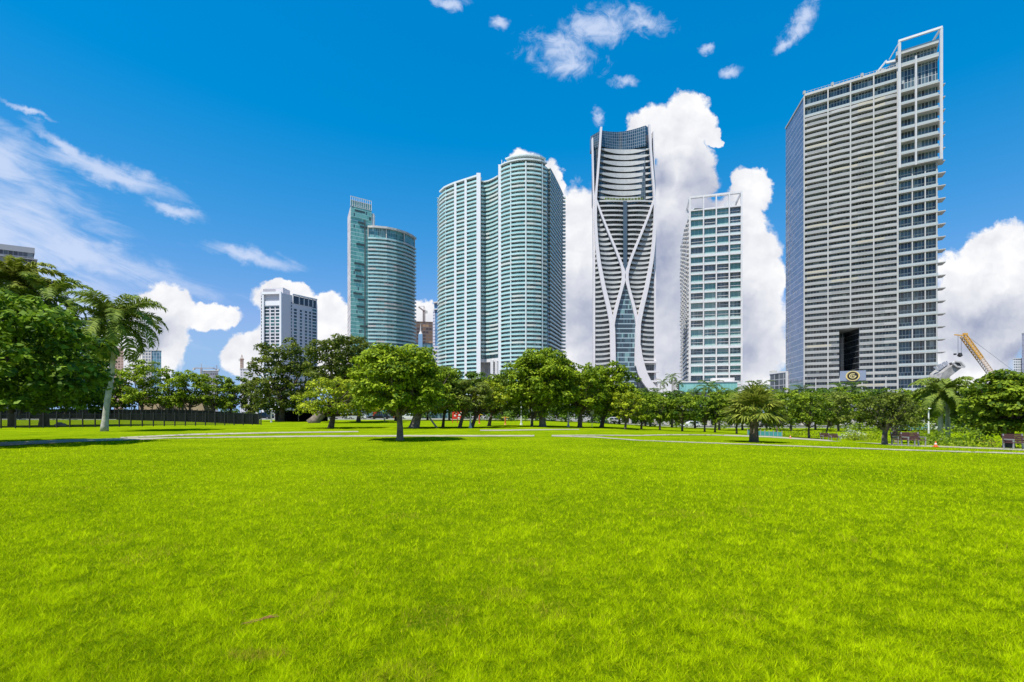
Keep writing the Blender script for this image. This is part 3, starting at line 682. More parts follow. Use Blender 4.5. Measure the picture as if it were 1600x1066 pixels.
# ---- tower with a white exoskeleton ---------------------------------------
def tower_exo():
    d0 = 380.; k = d0 / F; cx = WP(976.5, d0).x
    root = empty('apartment_tower', (cx, d0, 0), 'slender dark tower wrapped in white crossing ribs that flow into two legs', 'tower')
    def X(px): return (px - 800) * k
    def Z(py): return ZH(py, d0)
    W = X(1027) - cx; ZT = Z(196)
    rib = mat('exo_white', (.66, .62, .62), .45, var=.03, vscale=.2)
    # glass body with concave front and chamfered top corners
    def front(u):   # setback of the glass front, metres, u in -1..1
        return 1.2 + 3.2 * math.cos(u * math.pi / 2)
    g = glass('exo_glass', (.03, .04, .048), (.06, .08, .09), (.12, .15, .15), 1.6, 3.55, (.12, .14, .16), .10, .08, .05)
    gb = MB(); N_ = 16; xs_ = [-1 + 2 * i / N_ for i in range(N_ + 1)]
    gb.prism([Vector((cx + u * (W - 1.0), d0 + 2.0 + .8 * math.cos(u * 1.57))) for u in xs_] + [WP(1024, d0 + 30), WP(932, d0 + 30)], -1, Z(318))
    top = []
    lx, rx_ = X(937) - cx, X(1009) - cx
    top = [Vector((X(927), d0 + 7.5))] + [Vector((cx + lx + (rx_ - lx) * (i / N_), d0 + 1.5 + 5.5 * math.sin(math.pi * i / N_))) for i in range(N_ + 1)] + [Vector((X(1024), d0 + 7.5)), WP(1023, d0 + 30), WP(930, d0 + 30)]
    gb.prism(top, Z(318), Z(226)); gb.build('glazing', g, root)
    cg = MB(); top2 = [Vector((X(925.5), d0 + 7))] + [Vector((cx + lx + 1 + (rx_ - lx - 1) * (i / N_), d0 + .3 + 5.0 * math.sin(math.pi * i / N_))) for i in range(N_ + 1)] + [Vector((X(1021), d0 + 7)), Vector((X(1021), d0 + 12)), Vector((X(925.5), d0 + 12))]
    n0 = len(cg.v); cg.prism(top2, Z(228), ZT)
    # the crown rises towards the right
    cg.v = [(x, y, z + (max(-1, (x - cx) / W) * 2.6 - 1.6 if z > Z(215) else 0)) for x, y, z in cg.v]
    cg.build('crown_glazing', glass('crown_glass', (.02, .045, .07), (.035, .07, .10), (.05, .10, .14), 1.5, 2.4, (.22, .26, .3), .12, .10, .06), root)
    slab = mat('exo_slab', (.44, .44, .425), .6, var=.08, vscale=.3)
    # slabs in three zones, each a curved parapet
    def para(parts, name='balcony'):
        m = MB()
        for fn, x0, x1, z, h in parts:
            if x1 - x0 < 1.2: continue
            n_ = 14
            for i in range(n_):
                P8 = []
                for zz in (0, 1):
                    for (t, q) in ((i / n_, 0), ((i + 1) / n_, 0), ((i + 1) / n_, 1), (i / n_, 1)):
                        y, zl, zu = fn(t); x = x0 + (x1 - x0) * t
                        P8.append((x, y + q * (3.2 + .0 * zz), z + (zl if zz == 0 else zu) * h if q == 0 else z + (zl * .2 if zz == 0 else .15)))
                m.hexa(P8)
        return m.build(name, slab, root) if m.v else None
    # rib centre lines as (py, px) functions
    def interp(tab, py):
        for (a, xa), (c, xc) in zip(tab, tab[1:]):
            if a <= py <= c: return xa + (xc - xa) * (py - a) / (c - a)
        return tab[0][1] if py < tab[0][0] else tab[-1][1]
    OUT = [(200, 939), (230, 937), (270, 934), (310, 930.5), (345, 930), (380, 932), (410, 935.5), (450, 943), (485, 951.5), (510, 956.5), (560, 957.5), (620, 957.5)]
    XL = [(312, 931), (335, 939), (360, 949), (385, 959.5), (405, 967.5), (422, 973.2), (432, 974.6), (442, 973.4), (460, 968.5), (480, 963), (500, 958.5), (512, 957)]
    mir = lambda x: 1953 - x
    py = 232.
    smile = lambda t: (d0 + .2 + 4.6 * math.sin(math.pi * t), -.5 * math.sin(math.pi * t) ** .6 - .05, .5 * math.sin(math.pi * t) ** .7)
    half = lambda t: (d0 - .2 + 1.8 * math.sin(math.pi * t), -.45 * max(0, math.sin(math.pi * t)) ** .5 - .05, .45)
    while py < 312:
        x0, x1 = X(interp(OUT, py) + 2), X(mir(interp(OUT, py)) - 1)
        para([(smile, x0, x1, Z(py), 3.3)]); py += 9.4
    py = 313.
    while py < 600:
        z = Z(py); o = interp(OUT, py); parts = []
        if py < 512:
            xi = interp(XL, py)
            if xi - o > 3: parts.append((half, X(o + 1.5), X(xi - 1), z, 1.9)); parts.append((half, X(mir(xi) + 1), X(mir(o) - 1.5), z, 1.9))
            if py < 424: parts.append((lambda t: (d0 + 1.2 - 1.2 * math.sin(math.pi * t), -.4 - .1 * math.sin(math.pi * t), .15 + .0 * t), X(xi + 1), X(976.2), z, 1.9)) ; parts.append((lambda t: (d0 + 1.2 - 1.2 * math.sin(math.pi * t), -.5, .15), X(976.8), X(mir(xi) - 1), z, 1.9))
        if py > 385:
            wing = lambda t: (d0 + .4 + .9 * (1 - t), -.55 + .95 * t ** 3, .25 + .55 * t ** 2)
            wr = lambda t: (d0 + .4 + .9 * t, -.55 + .95 * (1 - t) ** 3, .25 + .55 * (1 - t) ** 2)
            if o - 929.5 > 3: parts.append((wing, X(929.5), X(o + .5), z, 1.9))
            if py < 570: parts.append((wr, X(mir(o) - .5), X(mir(929.5)), z, 1.9))
        para(parts); py += 7.5
    # glass triangle between the legs with pale floor lines
    tri = MB()
    py = 437.
    tz = [(py_, interp(XL, py_) if py_ < 512 else 957.5) for py_ in list(range(440, 512, 6)) + [512, 625]]
    u = 0
    for (a, xa), (c, xc) in zip(tz, tz[1:]):
        tri.face([(X(xc), d0 + .6, Z(c)), (X(mir(xc)), d0 + .6, Z(c)), (X(mir(xa)), d0 + .6, Z(a)), (X(xa), d0 + .6, Z(a))],
                 [(X(xc) - X(957), Z(c)), (X(mir(xc)) - X(957), Z(c)), (X(mir(xa)) - X(957), Z(a)), (X(xa) - X(957), Z(a))])
        tri.face([(X(xc), d0 + 1.6, Z(c)), (X(xa), d0 + 1.6, Z(a)), (X(mir(xa)), d0 + 1.6, Z(a)), (X(mir(xc)), d0 + 1.6, Z(c))])
    tri.build('leg_glazing', glass('leg_glass', (.022, .045, .065), (.05, .10, .13), (.17, .30, .30), 1.15, 3.56, (.10, .14, .17), .06, .06, .05, .5, .8, zoff=.2, bandh=.2, bandc=(.33, .42, .46)), root)
    sp = MB(); sp.box(cx, d0 + .2, (Z(430) + Z(315)) / 2, 2.6, 2.2, Z(315) - Z(430)); sp.build('spine_glazing', mat('spine_blue', (.05, .09, .13), .1), root)
    # ribs
    def ribmesh(tab, wid, mirror, dy=0., dep=2.4):
        m = MB(); f_ = (mir if mirror else (lambda x: x)); pts = []
        for i in range(len(tab)):
            y_, x_ = tab[i]; w = wid(y_) * k / 2; pts.append((X(f_(x_)), Z(y_), w))
        for (xa, za, wa), (xc, zc, wc) in zip(pts, pts[1:]):
            y0, y1 = d0 - 1.5 + dy, d0 - 1.5 + dep + dy
            m.hexa([(xc - wc, y0, zc), (xc + wc, y0, zc), (xc + wc, y1, zc), (xc - wc, y1, zc), (xa - wa, y0, za), (xa + wa, y0, za), (xa + wa, y1, za), (xa - wa, y1, za)])
        return m.build('rib', rib, root)
    def dens(tab, st=4.):
        out = []
        ys_ = np.arange(tab[0][0], tab[-1][0] + .1, st)
        X_ = np.interp(ys_, [a for a, _ in tab], [c for _, c in tab])
        for _ in range(3): X_[1:-1] = (X_[:-2] + X_[1:-1] * 2 + X_[2:]) / 4
        return list(zip(ys_, X_))
    wo_ = lambda y: 3.0 if y < 300 else min(7.5, 3.4 + (y - 300) / 55) if y < 510 else 8.0
    for mr_ in (False, True):
        t = OUT if not mr_ else [(196 if a == 200 else min(a, 575), c) for a, c in OUT]
        ribmesh(dens(t), wo_, mr_); ribmesh(dens(XL, 3.), lambda y: 3.0 + max(0, (y - 312)) / 90 if abs(y - 432) > 14 else 5.4, mr_, .15)
    for mr_ in (False, True):   # outer corner ribs
        ribmesh(dens([(214 if not mr_ else 204, 926.2 if not mr_ else 931.5), (312, 928.3), (400, 928.8), (622, 928.8)]), lambda y: 2.0 if y < 320 else 3.0, mr_, 2.5 , 3.5)
    # flared foot on the right with round openings
    ft = MB()
    foot = [(540, 992.5, 1000.5), (556, 992.5, 1003), (572, 993, 1007), (584, 996, 1011), (594, 1001, 1016), (604, 1008, 1024), (615, 1017, 1036)]
    for (a, l, r_), (c, l2, r2) in zip(foot, foot[1:]):
        ft.hexa([(X(l2), d0 - 1.62, Z(c)), (X(r2), d0 - 1.62, Z(c)), (X(r2), d0 + 2, Z(c)), (X(l2), d0 + 2, Z(c)), (X(l), d0 - 1.62, Z(a)), (X(r_), d0 - 1.62, Z(a)), (X(r_), d0 + 2, Z(a)), (X(l), d0 + 2, Z(a))])
    for y_ in (566, 581, 596): ft.box((X(1004) + X(1028)) / 2 + (y_ - 566) * .05, d0 + .2, Z(y_), X(1028) - X(1004), 2.6, 1.4)
    ft.hexa([(X(1028), d0 - .8, Z(614)), (X(1036), d0 - .8, Z(614)), (X(1036), d0 + 2, Z(614)), (X(1028), d0 + 2, Z(614)), (X(1025.5), d0 - .8, Z(590)), (X(1029), d0 - .8, Z(590)), (X(1029), d0 + 2, Z(590)), (X(1025.5), d0 + 2, Z(590))])
    ft.box((X(1030) + X(1066)) / 2, d0 + 3, Z(612) / 2 + 3.3, X(1066) - X(1030), 8, Z(604) - Z(612) ); ft.box((X(1018) + X(1066)) / 2, d0 + 6, Z(612) / 2, X(1066) - X(1018), 8, Z(612))
    ft.build('foot', rib, root)
    gr = MB()
    for q in range(14): gr.box(X(942 + q * 4.8), d0 + 2.4 + 1.4 * math.sin(math.pi * q / 13), Z(308.5), 1.7, 1, .9 + (q * 37 % 5) * .2)
    gr.build('terrace_planting', mat('terrace_green', (.09, .13, .03), .9, var=.5, vscale=.6), root)
tower_exo()

# ---- curved teal tower -----------------------------------------------------
def tower_curvy():
    spec = [(687, 446), (690, 437), (697, 429), (704, 425), (712, 421), (728, 415), (748, 408)], [(750, 409.5), (757, 411), (765, 409), (773, 405), (780, 400.5)], \
        [(782, 399), (790, 394), (800, 390.5), (811, 388.5), (821, 387.8), (832, 388.2), (843, 390), (852, 394)], [(856, 398), (863, 412), (870, 428), (877, 447)]
    A_, M_, W_, E_ = [[WP(*p) for p in s] for s in spec]
    root = empty('apartment_tower', (M_[0].x, 400, -1), 'wide white and teal tower of curved balconies with a rounded drum on its roof', 'tower')
    g = glass('teal_glass', (.025, .08, .085), (.06, .19, .19), (.26, .40, .38), 1.3, 3.2, (.42, .48, .46), .12, .05, .05, .5, .87)
    allp = A_ + M_ + W_ + E_; back = [allp[-1] + Vector((2, 8)), allp[0] + Vector((30, 30))]
    body = MB(); body.prism(A_ + [A_[-1] + Vector((2, 30)), A_[0] + Vector((30, 30))], -1, 188.5)
    body.prism(M_ + [M_[-1] + Vector((0, 30)), M_[0] + Vector((0, 30))], 42.5, 185.5); body.prism(W_ + E_ + [E_[-1] + Vector((-4, 6)), W_[0] + Vector((4, 40))], -1, 191.5); body.build('glazing', g, root)
    # white recess low in the middle
    rc = MB(); m0 = [p + Vector((0, 9)) for p in M_]; rc.prism(m0 + [m0[-1] + Vector((0, 8)), m0[0] + Vector((0, 8))], -1, 42.4); 
    rc.band(M_, 42.0, 44.5, -9, .6); rc.band(M_, 25.5, 26.5, -9, 1.0)
    for t in (.62, .85): p = M_[0].lerp(M_[-1], t); rc.box(p.x, p.y + 1, 35, 2.2, 2, 17)
    rc.build('recess', white, root)
    lg = MB(); lg.prism([p + Vector((0, .3)) for p in M_] + [M_[-1] + Vector((0, 4)), M_[0] + Vector((0, 4))], -1, 25.4); lg.build('lower_glazing', g, root)
    rail = panelmat('teal_rail', (.28, .53, .52), (.43, .64, .62), (.52, .58, .52), 9., 3.2, .2)
    slabm = mat('warm_slab', (.58, .64, .62), .6); fh = 3.2; rnd = random.Random(5)
    for i in range(1, 60):
        z = i * fh; sl, rl = MB(), MB()
        for pts, zt in ((A_, 188), (M_, 185), (W_, 191.6), (E_, 191 - 1)):
            if z > zt: continue
            if pts is M_ and z < 46:
                p = A_[0]; sl.box(p.x - .6, p.y + 1, z - .15, 3.2, 3, .3); o = sl.build('balcony', slabm, root); sub(rl, 'railing', rail, o); sl, rl = MB(), MB(); continue
            od = 2.0 if pts is not M_ else 1.3
            sl.band(pts, z - .3, z, -.3, od); rl.band(pts, z + .05, z + 1.12, od - .16, od - .08)
        # short stepped ends seen against the sky
        p = A_[0]
        if z >= 46: sl.box(p.x - .6, p.y + 1, z - .15, 3.2, 3, .3)
        p = E_[-1]; sl.box(p.x + 1.6, p.y, z - .15, 4.2, 3, .3); rl.box(p.x + 2.2, p.y - 1.2, z + .5, 3, .1, 1.)
        o = sl.build('balcony', slabm, root); sub(rl, 'railing', rail, o)
    whites = mat('bright_white', (.70, .70, .70), .5)
    for px, d, w, zt in ((712, 421, 1.9, 189.5), (728, 415, 1.9, 189.5), (748, 407, 3.2, 191), (781, 398.5, 2.3, 193.5)):
        c = WP(px, d); m = MB(); m.box(c.x, c.y - 1.0, zt / 2 - .5, w, 3.6, zt + 1); m.build('fin', whites, root)
    for px, d in ((798, 391), (821.5, 387.8), (847, 391.5)):
        c = WP(px, d); m = MB(); m.box(c.x, c.y - .9, 95, .95, 2.4, 192); m.build('column', slabm, root)
    c = WP(697, 429); m = MB(); m.box(c.x, c.y - .8, 93.5, .8, 2.6, 188); m.build('column', slabm, root)
    rf = MB(); rf.band(A_[1:], 189.2, 190.6, -4, 2.2); rf.build('roof_edge', slabm, root); rf = MB(); rf.band(M_, 186, 187, -2, 1.5); rf.build('roof_edge', slabm, root); rf = MB(); rf.band(W_, 192.4, 193.4, -3, 2.1); rf.band(W_[1:], 196.4, 197.4, -9, .6); rf.band(W_[1:], 193.4, 196.4, -9, -5.)
    rf.build('roof_drum', slabm, root); rf = MB(); rf.band(E_, 191.2, 192., -2, 2.0); rf.build('roof_edge', slabm, root); rf = MB()
    for p in (W_[0], ): rf.box(p.x + 1, p.y, 195.5, .5, .5, 6); rf.build('antenna', white, root); rf = MB(); rf.box(p.x + 3, p.y, 195, .5, .5, 5); rf.build('antenna', white, root); rf = MB()
    p = W_[-1]; rf.box(p.x - .6, p.y + 1, 195, 1.2, 3, 4.5)
    rf.build('roof_wall', slabm, root)
tower_curvy()

# ---- slim tower joined to a curved teal block -----------------------------
def tower_pair():
    root = empty('apartment_tower', (*WP(576, 452), -1), 'teal glass tower made of a slim tall slab and a lower curved block', 'tower')
    mint = glass('mint_glass', (.13, .36, .31), (.19, .45, .38), (.05, .11, .11), 1.2, 3.35, (.42, .60, .55), .05, .08, .1, .5, .93, bandh=.13, bandc=(.50, .66, .60))
    a, c = WP(548, 440), WP(580.5, 451); s0 = MB(); s0.prism([a, c, c + Vector((-7.5, 26)), a + Vector((-7.5, 27))], -1, 184.5); s0.build('slab_glazing', mint, root)
    l0 = WP(543, 468); fl = MB(); fl.prism([l0, a + Vector((-.1, 0)), a + Vector((-.1, 1)), l0 + Vector((1, 2))], -1, 180); fl.build('side_wall', glass('pinkish_grid', (.2, .17, .17), (.42, .38, .36), (.55, .5, .48), 2.5, 3.35, (.6, .56, .54), .3, .35, .5), root)
    cr = MB(); e = (c - a).normalized(); n = Vector((e.y, -e.x))
    for z in (187.8, 184.6, 179.6): cr.band([a, c], z - .25, z + .25, -.3, .35)
    for k in range(11): p = a.lerp(c, k / 10); cr.box(p.x, p.y - .2, 183.8, .3, .5, 8.5)
    cr.box(c.x + .8, c.y + 3, 172, 1.8, 4, 11); cr.build('crown_frame', white, root)
    cl = MB(); cl.band([a, c], 170, 178.2, .05, .4); cl.build('crown_panel', glass('crown_panel_glass', (.13, .36, .31), (.19, .45, .38), (.05, .11, .11), 1.2, 3.35, (.42, .60, .55), .05, .08, .1), root)
    vn = MB(); rnd = random.Random(8); L = (c - a).length
    for z in (175.5, 165.9, 162.6, 147., 130., 124., 119., 115., 104., 99., 93., 84., 76., 61.):
        vn = MB(); x0 = rnd.uniform(.1, .45); x1 = x0 + rnd.uniform(.3, .5); p, q_ = a.lerp(c, x0), a.lerp(c, min(.97, x1)); vn.band([p, q_], z, z + 1.7, .05, .46); vn.build('vent', mat('vent_dark', (.05, .08, .08), .6), root)
        if rnd.random() < .6: vn = MB(); p, q_ = a.lerp(c, .87), a.lerp(c, .96); vn.band([p, q_], z - 5, z - 2.2, .05, .46); vn.build('vent', mat('vent_dark', (.05, .08, .08), .6), root)
    st = MB(); p = a.lerp(c, .68)
    st.box(p.x, p.y - .1, 88, .9, .9, 164)
    st.build('slot', mat('vent_dark', (.05, .08, .08), .6), root)
    C_ = [WP(*p) for p in ((575.5, 449), (583, 449), (590, 449.5), (604, 451.5), (618, 456), (632, 463), (642, 471), (648, 479))]
    g = glass('pair_glass', (.05, .16, .17), (.10, .28, .28), (.32, .46, .44), 1.6, 3.35, (.4, .5, .48), .1, .05, .06, .45, .85)
    bd = MB(); bd.prism(C_ + [C_[-1] + Vector((-3, 10)), C_[0] + Vector((0, 35))], -1, 163.5); bd.build('glazing', g, root)
    rl_m = panelmat('pair_rail', (.26, .50, .50), (.40, .58, .57), (.48, .46, .42), 7., 3.35, .3); sm = mat('pair_slab', (.46, .52, .51), .6)
    for i in range(1, 47):
        z = i * 3.35; sl, rl = MB(), MB(); sl.band(C_, z - .4, z, -.2, 1.7); rl.band(C_, z + .05, z + 1.1, 1.56, 1.64); o = sl.build('balcony', sm, root); sub(rl, 'railing', rl_m, o)
    rf = MB(); rf.band(C_, 163.5, 165.2, -3, 1.9)
    for k in (0, 3, 5, 7): p = C_[k]; rf.box(p.x, p.y - .3, 159, .6, 1, 9)
    rf.build('roof', conc, root)
tower_pair()

# ---- white block with recessed window columns -----------------------------
def tower_white():
    K = WP(441, 500); Lp = WP(404, 503); Rp = WP(495, 534); root = empty('apartment_tower', (K.x, K.y, 0), 'white angular tower with dark window columns behind the large leaning trees', 'tower')
    ZT = ZH(456.5, 500); e = (K - Lp).normalized(); er = (Rp - K).normalized(); f0 = WP(411, 502.5)
    bd = MB(); bd.prism([f0, K, Rp, Rp + Vector((-10, 28)), f0 + Vector((4, 34))], 0, ZT - 1); bd.prism([Lp + Vector((0, 4)), f0 + Vector((0, 4)), f0 + Vector((2, 30)), Lp + Vector((2, 30))], 0, ZT + 2)
    bd.prism([Lp + Vector((3, 6)), K + Vector((-2, 6)), K + Vector((-1, 20)), Lp + Vector((4, 20))], ZT - 1, ZT + 6); bd.build('wall', mat('lilac_white', (.58, .55, .56), .6), root)
    fr = MB(); fr.beam((*(f0 + Vector((0, -1.2))), ZT / 2), (*(f0 + Vector((0, -1.2))), ZT - .1), 2, 2.4) if False else None
    for p in (f0, K): fr.box(p.x + (.9 if p is f0 else -.9), p.y - 1.1, ZT / 2, 1.8, 2.4, ZT)
    fr.band([f0, K], ZT - 2.2, ZT + .1, .05, 2.4); fr.band([f0, K], ZT - 13, ZT - 8.6, .05, .8)
    fr.build('front_frame', mat('bright_white', (.70, .70, .70), .5), root)
    g = glass('white_tower_glass', (.015, .035, .04), (.03, .10, .10), (.2, .3, .28), 40, 3.3, (.66, .64, .66), 0, .28, .1)
    for t0, t1 in ((.09, .33), (.41, .60), (.67, .93)):
        w = MB(); w.band([f0.lerp(K, t0), f0.lerp(K, t1)], 2, ZT - 13, .05, .25); w.build('window_column', g, root)
    w = MB(); w.band([Lp + Vector((.8, 4)), f0 + Vector((-1.2, 4))], 2, ZT - 2, .05, .25); w.build('window_column', g, root)
    for t0, t1, zt in ((.235, .262, ZT - 8), (.32, .40, ZT - 14), (.49, .55, ZT - 13), (.64, .70, ZT - 13), (.76, .82, ZT - 13), (.86, .98, ZT - 8)):
        w = MB(); w.band([K.lerp(Rp, t0), K.lerp(Rp, t1)], 2, zt, .05, .25); w.build('window_column', g, root)
    tp = MB(); zt = ZT - .2
    for t in (.30, .48, .62, .75, .88, .99): p = K.lerp(Rp, t); tp.box(p.x, p.y - .4, zt - 4, 1., 1, 9)
    tp.band([K.lerp(Rp, .28), Rp], zt - .4, zt + .8, -.8, .9); tp.build('roof_frame', white, root)
    dg = MB(); dg.band([K.lerp(Rp, .28), Rp], zt - 8.5, zt - 1, .05, .3); dg.build('roof_glazing', mat('dark_glass', (.03, .045, .06), .1), root)
    b2 = MB(); b2.prism([Lp + Vector((2, 5)), WP(430, 507), WP(438, 522), Lp + Vector((6, 22))], ZT + 2, ZH(450, 503)); b2.build('penthouse', mat('grey_wall', (.35, .34, .36), .6), root)
tower_white()

# ---- smaller and more distant buildings -----------------------------------
def block(label, pl, dl, pr, dr, ptop, dep, gm, roofm=None, floors=0, slabm=None, over=.6, cat='building', fh=3.3, z0=-2, parapet=1.0, rail=None, name='building'):
    a, c = WP(pl, dl), WP(pr, dr); zt = ZH(ptop, (dl + dr) / 2); root = empty(name, (a.x, a.y, 0), label, cat)
    bk = Vector((a.x + c.x, a.y + c.y)).normalized() * dep
    bd = MB(); fp = [a, c, c + bk, a + bk]; bd.prism(fp, z0, zt); bd.build('wall', gm, root)
    if parapet: r = MB(); r.band(fp, zt - .2, zt + parapet, -.4, .3, True); r.build('roof_edge', roofm or white, root)
    for i in range(1, floors + 1):
        s = MB(); z = zt - i * fh; s.band([a + bk * .3, a, c, c + bk * .6], z - .3, z + (0.7 if rail else .1), -.1, over); s.build('balcony', slabm or white, root)
    return root, a, c, zt, bk
gA = glass('dark_bldg_glass', (.02, .03, .05), (.05, .07, .10), (.2, .22, .24), 1.8, 3.3, (.2, .2, .22), .15, .1, .1)
gB = glass('blue_bldg_glass', (.06, .16, .30), (.10, .24, .42), (.2, .35, .5), 2.2, 3.6, (.2, .34, .5), .08, .08, .06)
block('tall grey tower behind the palm at the left edge', -60, 244, 53, 257, 389, 30, gA, mat('grey_wall', (.35, .34, .36), .6), 14, mat('grey_wall', (.35, .34, .36), .6), 1.3, parapet=2.5)
r_, a_, c_, zt_, bk_ = block('small glass block beyond the left tree row', 222, 600, 252, 604, 548, 18, glass('far_blue_glass', (.06, .13, .17), (.10, .22, .27), (.28, .34, .36), 3, 3.6, (.3, .36, .4), .15, .1, .1), conc, 0)
w_ = MB(); p_ = a_.lerp(c_, .5); w_.band([a_, p_], 3, zt_ - 1, .05, .6); w_.build('side_wall', glass('beige_grid', (.1, .12, .14), (.2, .22, .24), (.4, .4, .4), 3, 3.4, (.55, .52, .47), .4, .35, .5), r_)
block('narrow tan block half hidden by the left royal palm', 178, 600, 193, 603, 545, 14, glass('tan_grid', (.16, .09, .06), (.3, .19, .14), (.4, .28, .2), 3, 3.3, (.5, .34, .26), .4, .4, .6), mat('tan_wall', (.5, .34, .26), .7), 0)
r_, a_, c_, zt_, bk_ = block('unfinished tower with open brown floors between two teal towers', 646, 600, 677, 604, 504, 24, glass('site_glass', (.04, .14, .18), (.07, .25, .32), (.14, .2, .2), 3.2, 3.9, (.25, .27, .27), .15, .18, .1), mat('site_brown', (.12, .08, .06), .8), 0)
w_ = MB()
w_.band([a_, c_], ZH(536, 602), zt_ - .3, .1, .5); w_.build('open_floor', glass('site_floors', (.05, .03, .03), (.16, .09, .05), (.35, .2, .1), 3.5, 3.9, (.16, .13, .12), .12, .3, .7), r_)
r_, a_, c_, zt_, bk_ = block('blue glass tower with pale roof slabs beside the wide curved tower', 678.5, 560, 694, 556, 474, 20, gB, white, 0, name='building')
w_ = MB(); w_.band([a_, c_], zt_ - 7, zt_ - 6, -.3, 1.6); w_.band([a_, c_], zt_ + .4, zt_ + 1.5, -6, 2.4); w_.build('roof_slab', white, r_)
w_ = MB(); p0, p1 = a_.lerp(c_, -.13), a_.lerp(c_, .1); w_.band([p0, p1], 2, zt_ - 7, -3, .3); w_.build('side_wall', glass('lilac_grid', (.2, .2, .28), (.3, .3, .38), (.5, .5, .58), 1.5, 3.3, (.6, .6, .68), .2, .45, .5), r_)
w_ = MB()
for i in range(16): w_.band([a_.lerp(c_, .15), c_], 14 + i * 3.9, 15.6 + i * 3.9, .1, 1.4)
w_.build('balcony', mat('lilac_white', (.58, .55, .56), .6), r_)
r_, a_, c_, zt_, bk_ = block('slim pale blue glass tower with a needle roof', 653.5, 520, 660, 520, 522, 8, mat('pale_blue_glass', (.22, .38, .60), .15), mat('pale_blue_glass', (.22, .38, .60), .15), 0, parapet=0)
w_ = MB(); p_ = a_.lerp(c_, .5) + Vector((0, 2)); w_.tube([(*p_, zt_), (*p_, zt_ + 3), (*p_, zt_ + 11)], [2.1, .7, .08], 6); w_.build('spire', white, r_)
block('pale unfinished block under two tower cranes', 375, 700, 403, 702, 577, 30, glass('far_white_grid', (.3, .3, .32), (.42, .42, .44), (.55, .54, .54), 3, 3.6, (.62, .6, .6), .35, .3, .7), conc, 0)
block('dark low block on the skyline right of the small glass block', 317, 700, 341, 702, 580, 30, glass('dim_grid', (.1, .1, .12), (.2, .2, .22), (.3, .3, .3), 3, 4, (.25, .25, .27), .2, .3, .7), conc, 0)
r_, a_, c_, zt_, bk_ = block('low grey block with pale piers left of the tallest tower', 1203, 300, 1229, 285, 583, 25, glass('low_grey', (.06, .07, .08), (.1, .11, .13), (.2, .2, .2), 4.1, 3.4, (.35, .35, .36), .14, .12, .2), white, 0, parapet=.6)
w_ = MB(); w_.box(c_.x, c_.y - .8, zt_ / 2, 1.3, 1.3, zt_ + .8); w_.build('pier', white, r_)
w_ = MB(); w_.box(a_.x + 4, a_.y + 4, zt_ + 1.4, 3, 3, 1.6); w_.box(a_.x + 8, a_.y + 2, zt_ + 1.2, 2, 2, 1.2); w_.build('roof_unit', conc, r_)
block('white apartment block at the right edge', 1583, 700, 1597.5, 700, 561, 16, glass('white_right_grid', (.15, .2, .24), (.25, .32, .35), (.5, .5, .5), 3, 3.6, (.66, .68, .7), .3, .45, .4), white, 0)
block('slim grey tower rising above the white block at the right edge', 1596.5, 690, 1640, 690, 521, 20, glass('grey_right_grid', (.2, .21, .26), (.27, .28, .33), (.34, .35, .4), 2, 3.6, (.3, .3, .36), .2, .2, .4), conc, 0)
r_, a_, c_, zt_, bk_ = block('low beige building with a dark open ground floor behind the left tree row', 216, 128, 334, 128, 624, 14, mat('beige_wall', (.40, .33, .22), .8, var=.1, vscale=.5), mat('brown_eave', (.10, .07, .05), .7), 0, z0=0, parapet=.4)
w_ = MB(); w_.band([a_, c_], .1, ZH(642, 128), .02, .25); w_.build('opening', darkm, r_); w_ = MB(); w_.band([a_.lerp(c_, .1), a_.lerp(c_, .16)], .1, ZH(641, 128), .26, .5); w_.band([a_.lerp(c_, .29), a_.lerp(c_, .32)], .1, ZH(638, 128), .26, .6); w_.build('wall_pier', mat('beige_wall', (.40, .33, .22), .8), r_)  # solid dark sheet on the wall stands in for the ground floor's shade
r_, a_, c_, zt_, bk_ = block('low row of shopfronts with red and orange doors behind the street', 545, 150, 700, 150, 633, 12, mat('teal_wall', (.10, .2, .2), .6, var=.2, vscale=.2), conc, 0, z0=0, parapet=.5)
for x0, x1, cc, nm in ((583, 593, (.45, .03, .02), 'door'), (614, 623, (.45, .12, .03), 'door'), (596, 604, (.06, .25, .25), 'window'), (560, 575, (.05, .08, .08), 'window'), (640, 660, (.05, .07, .08), 'window')):
    w_ = MB(); w_.band([WP(x0, 149.9), WP(x1, 149.9)], .1, 2.6, .05, .25); w_.build(nm, mat('front_%d' % x0, cc, .4), r_)

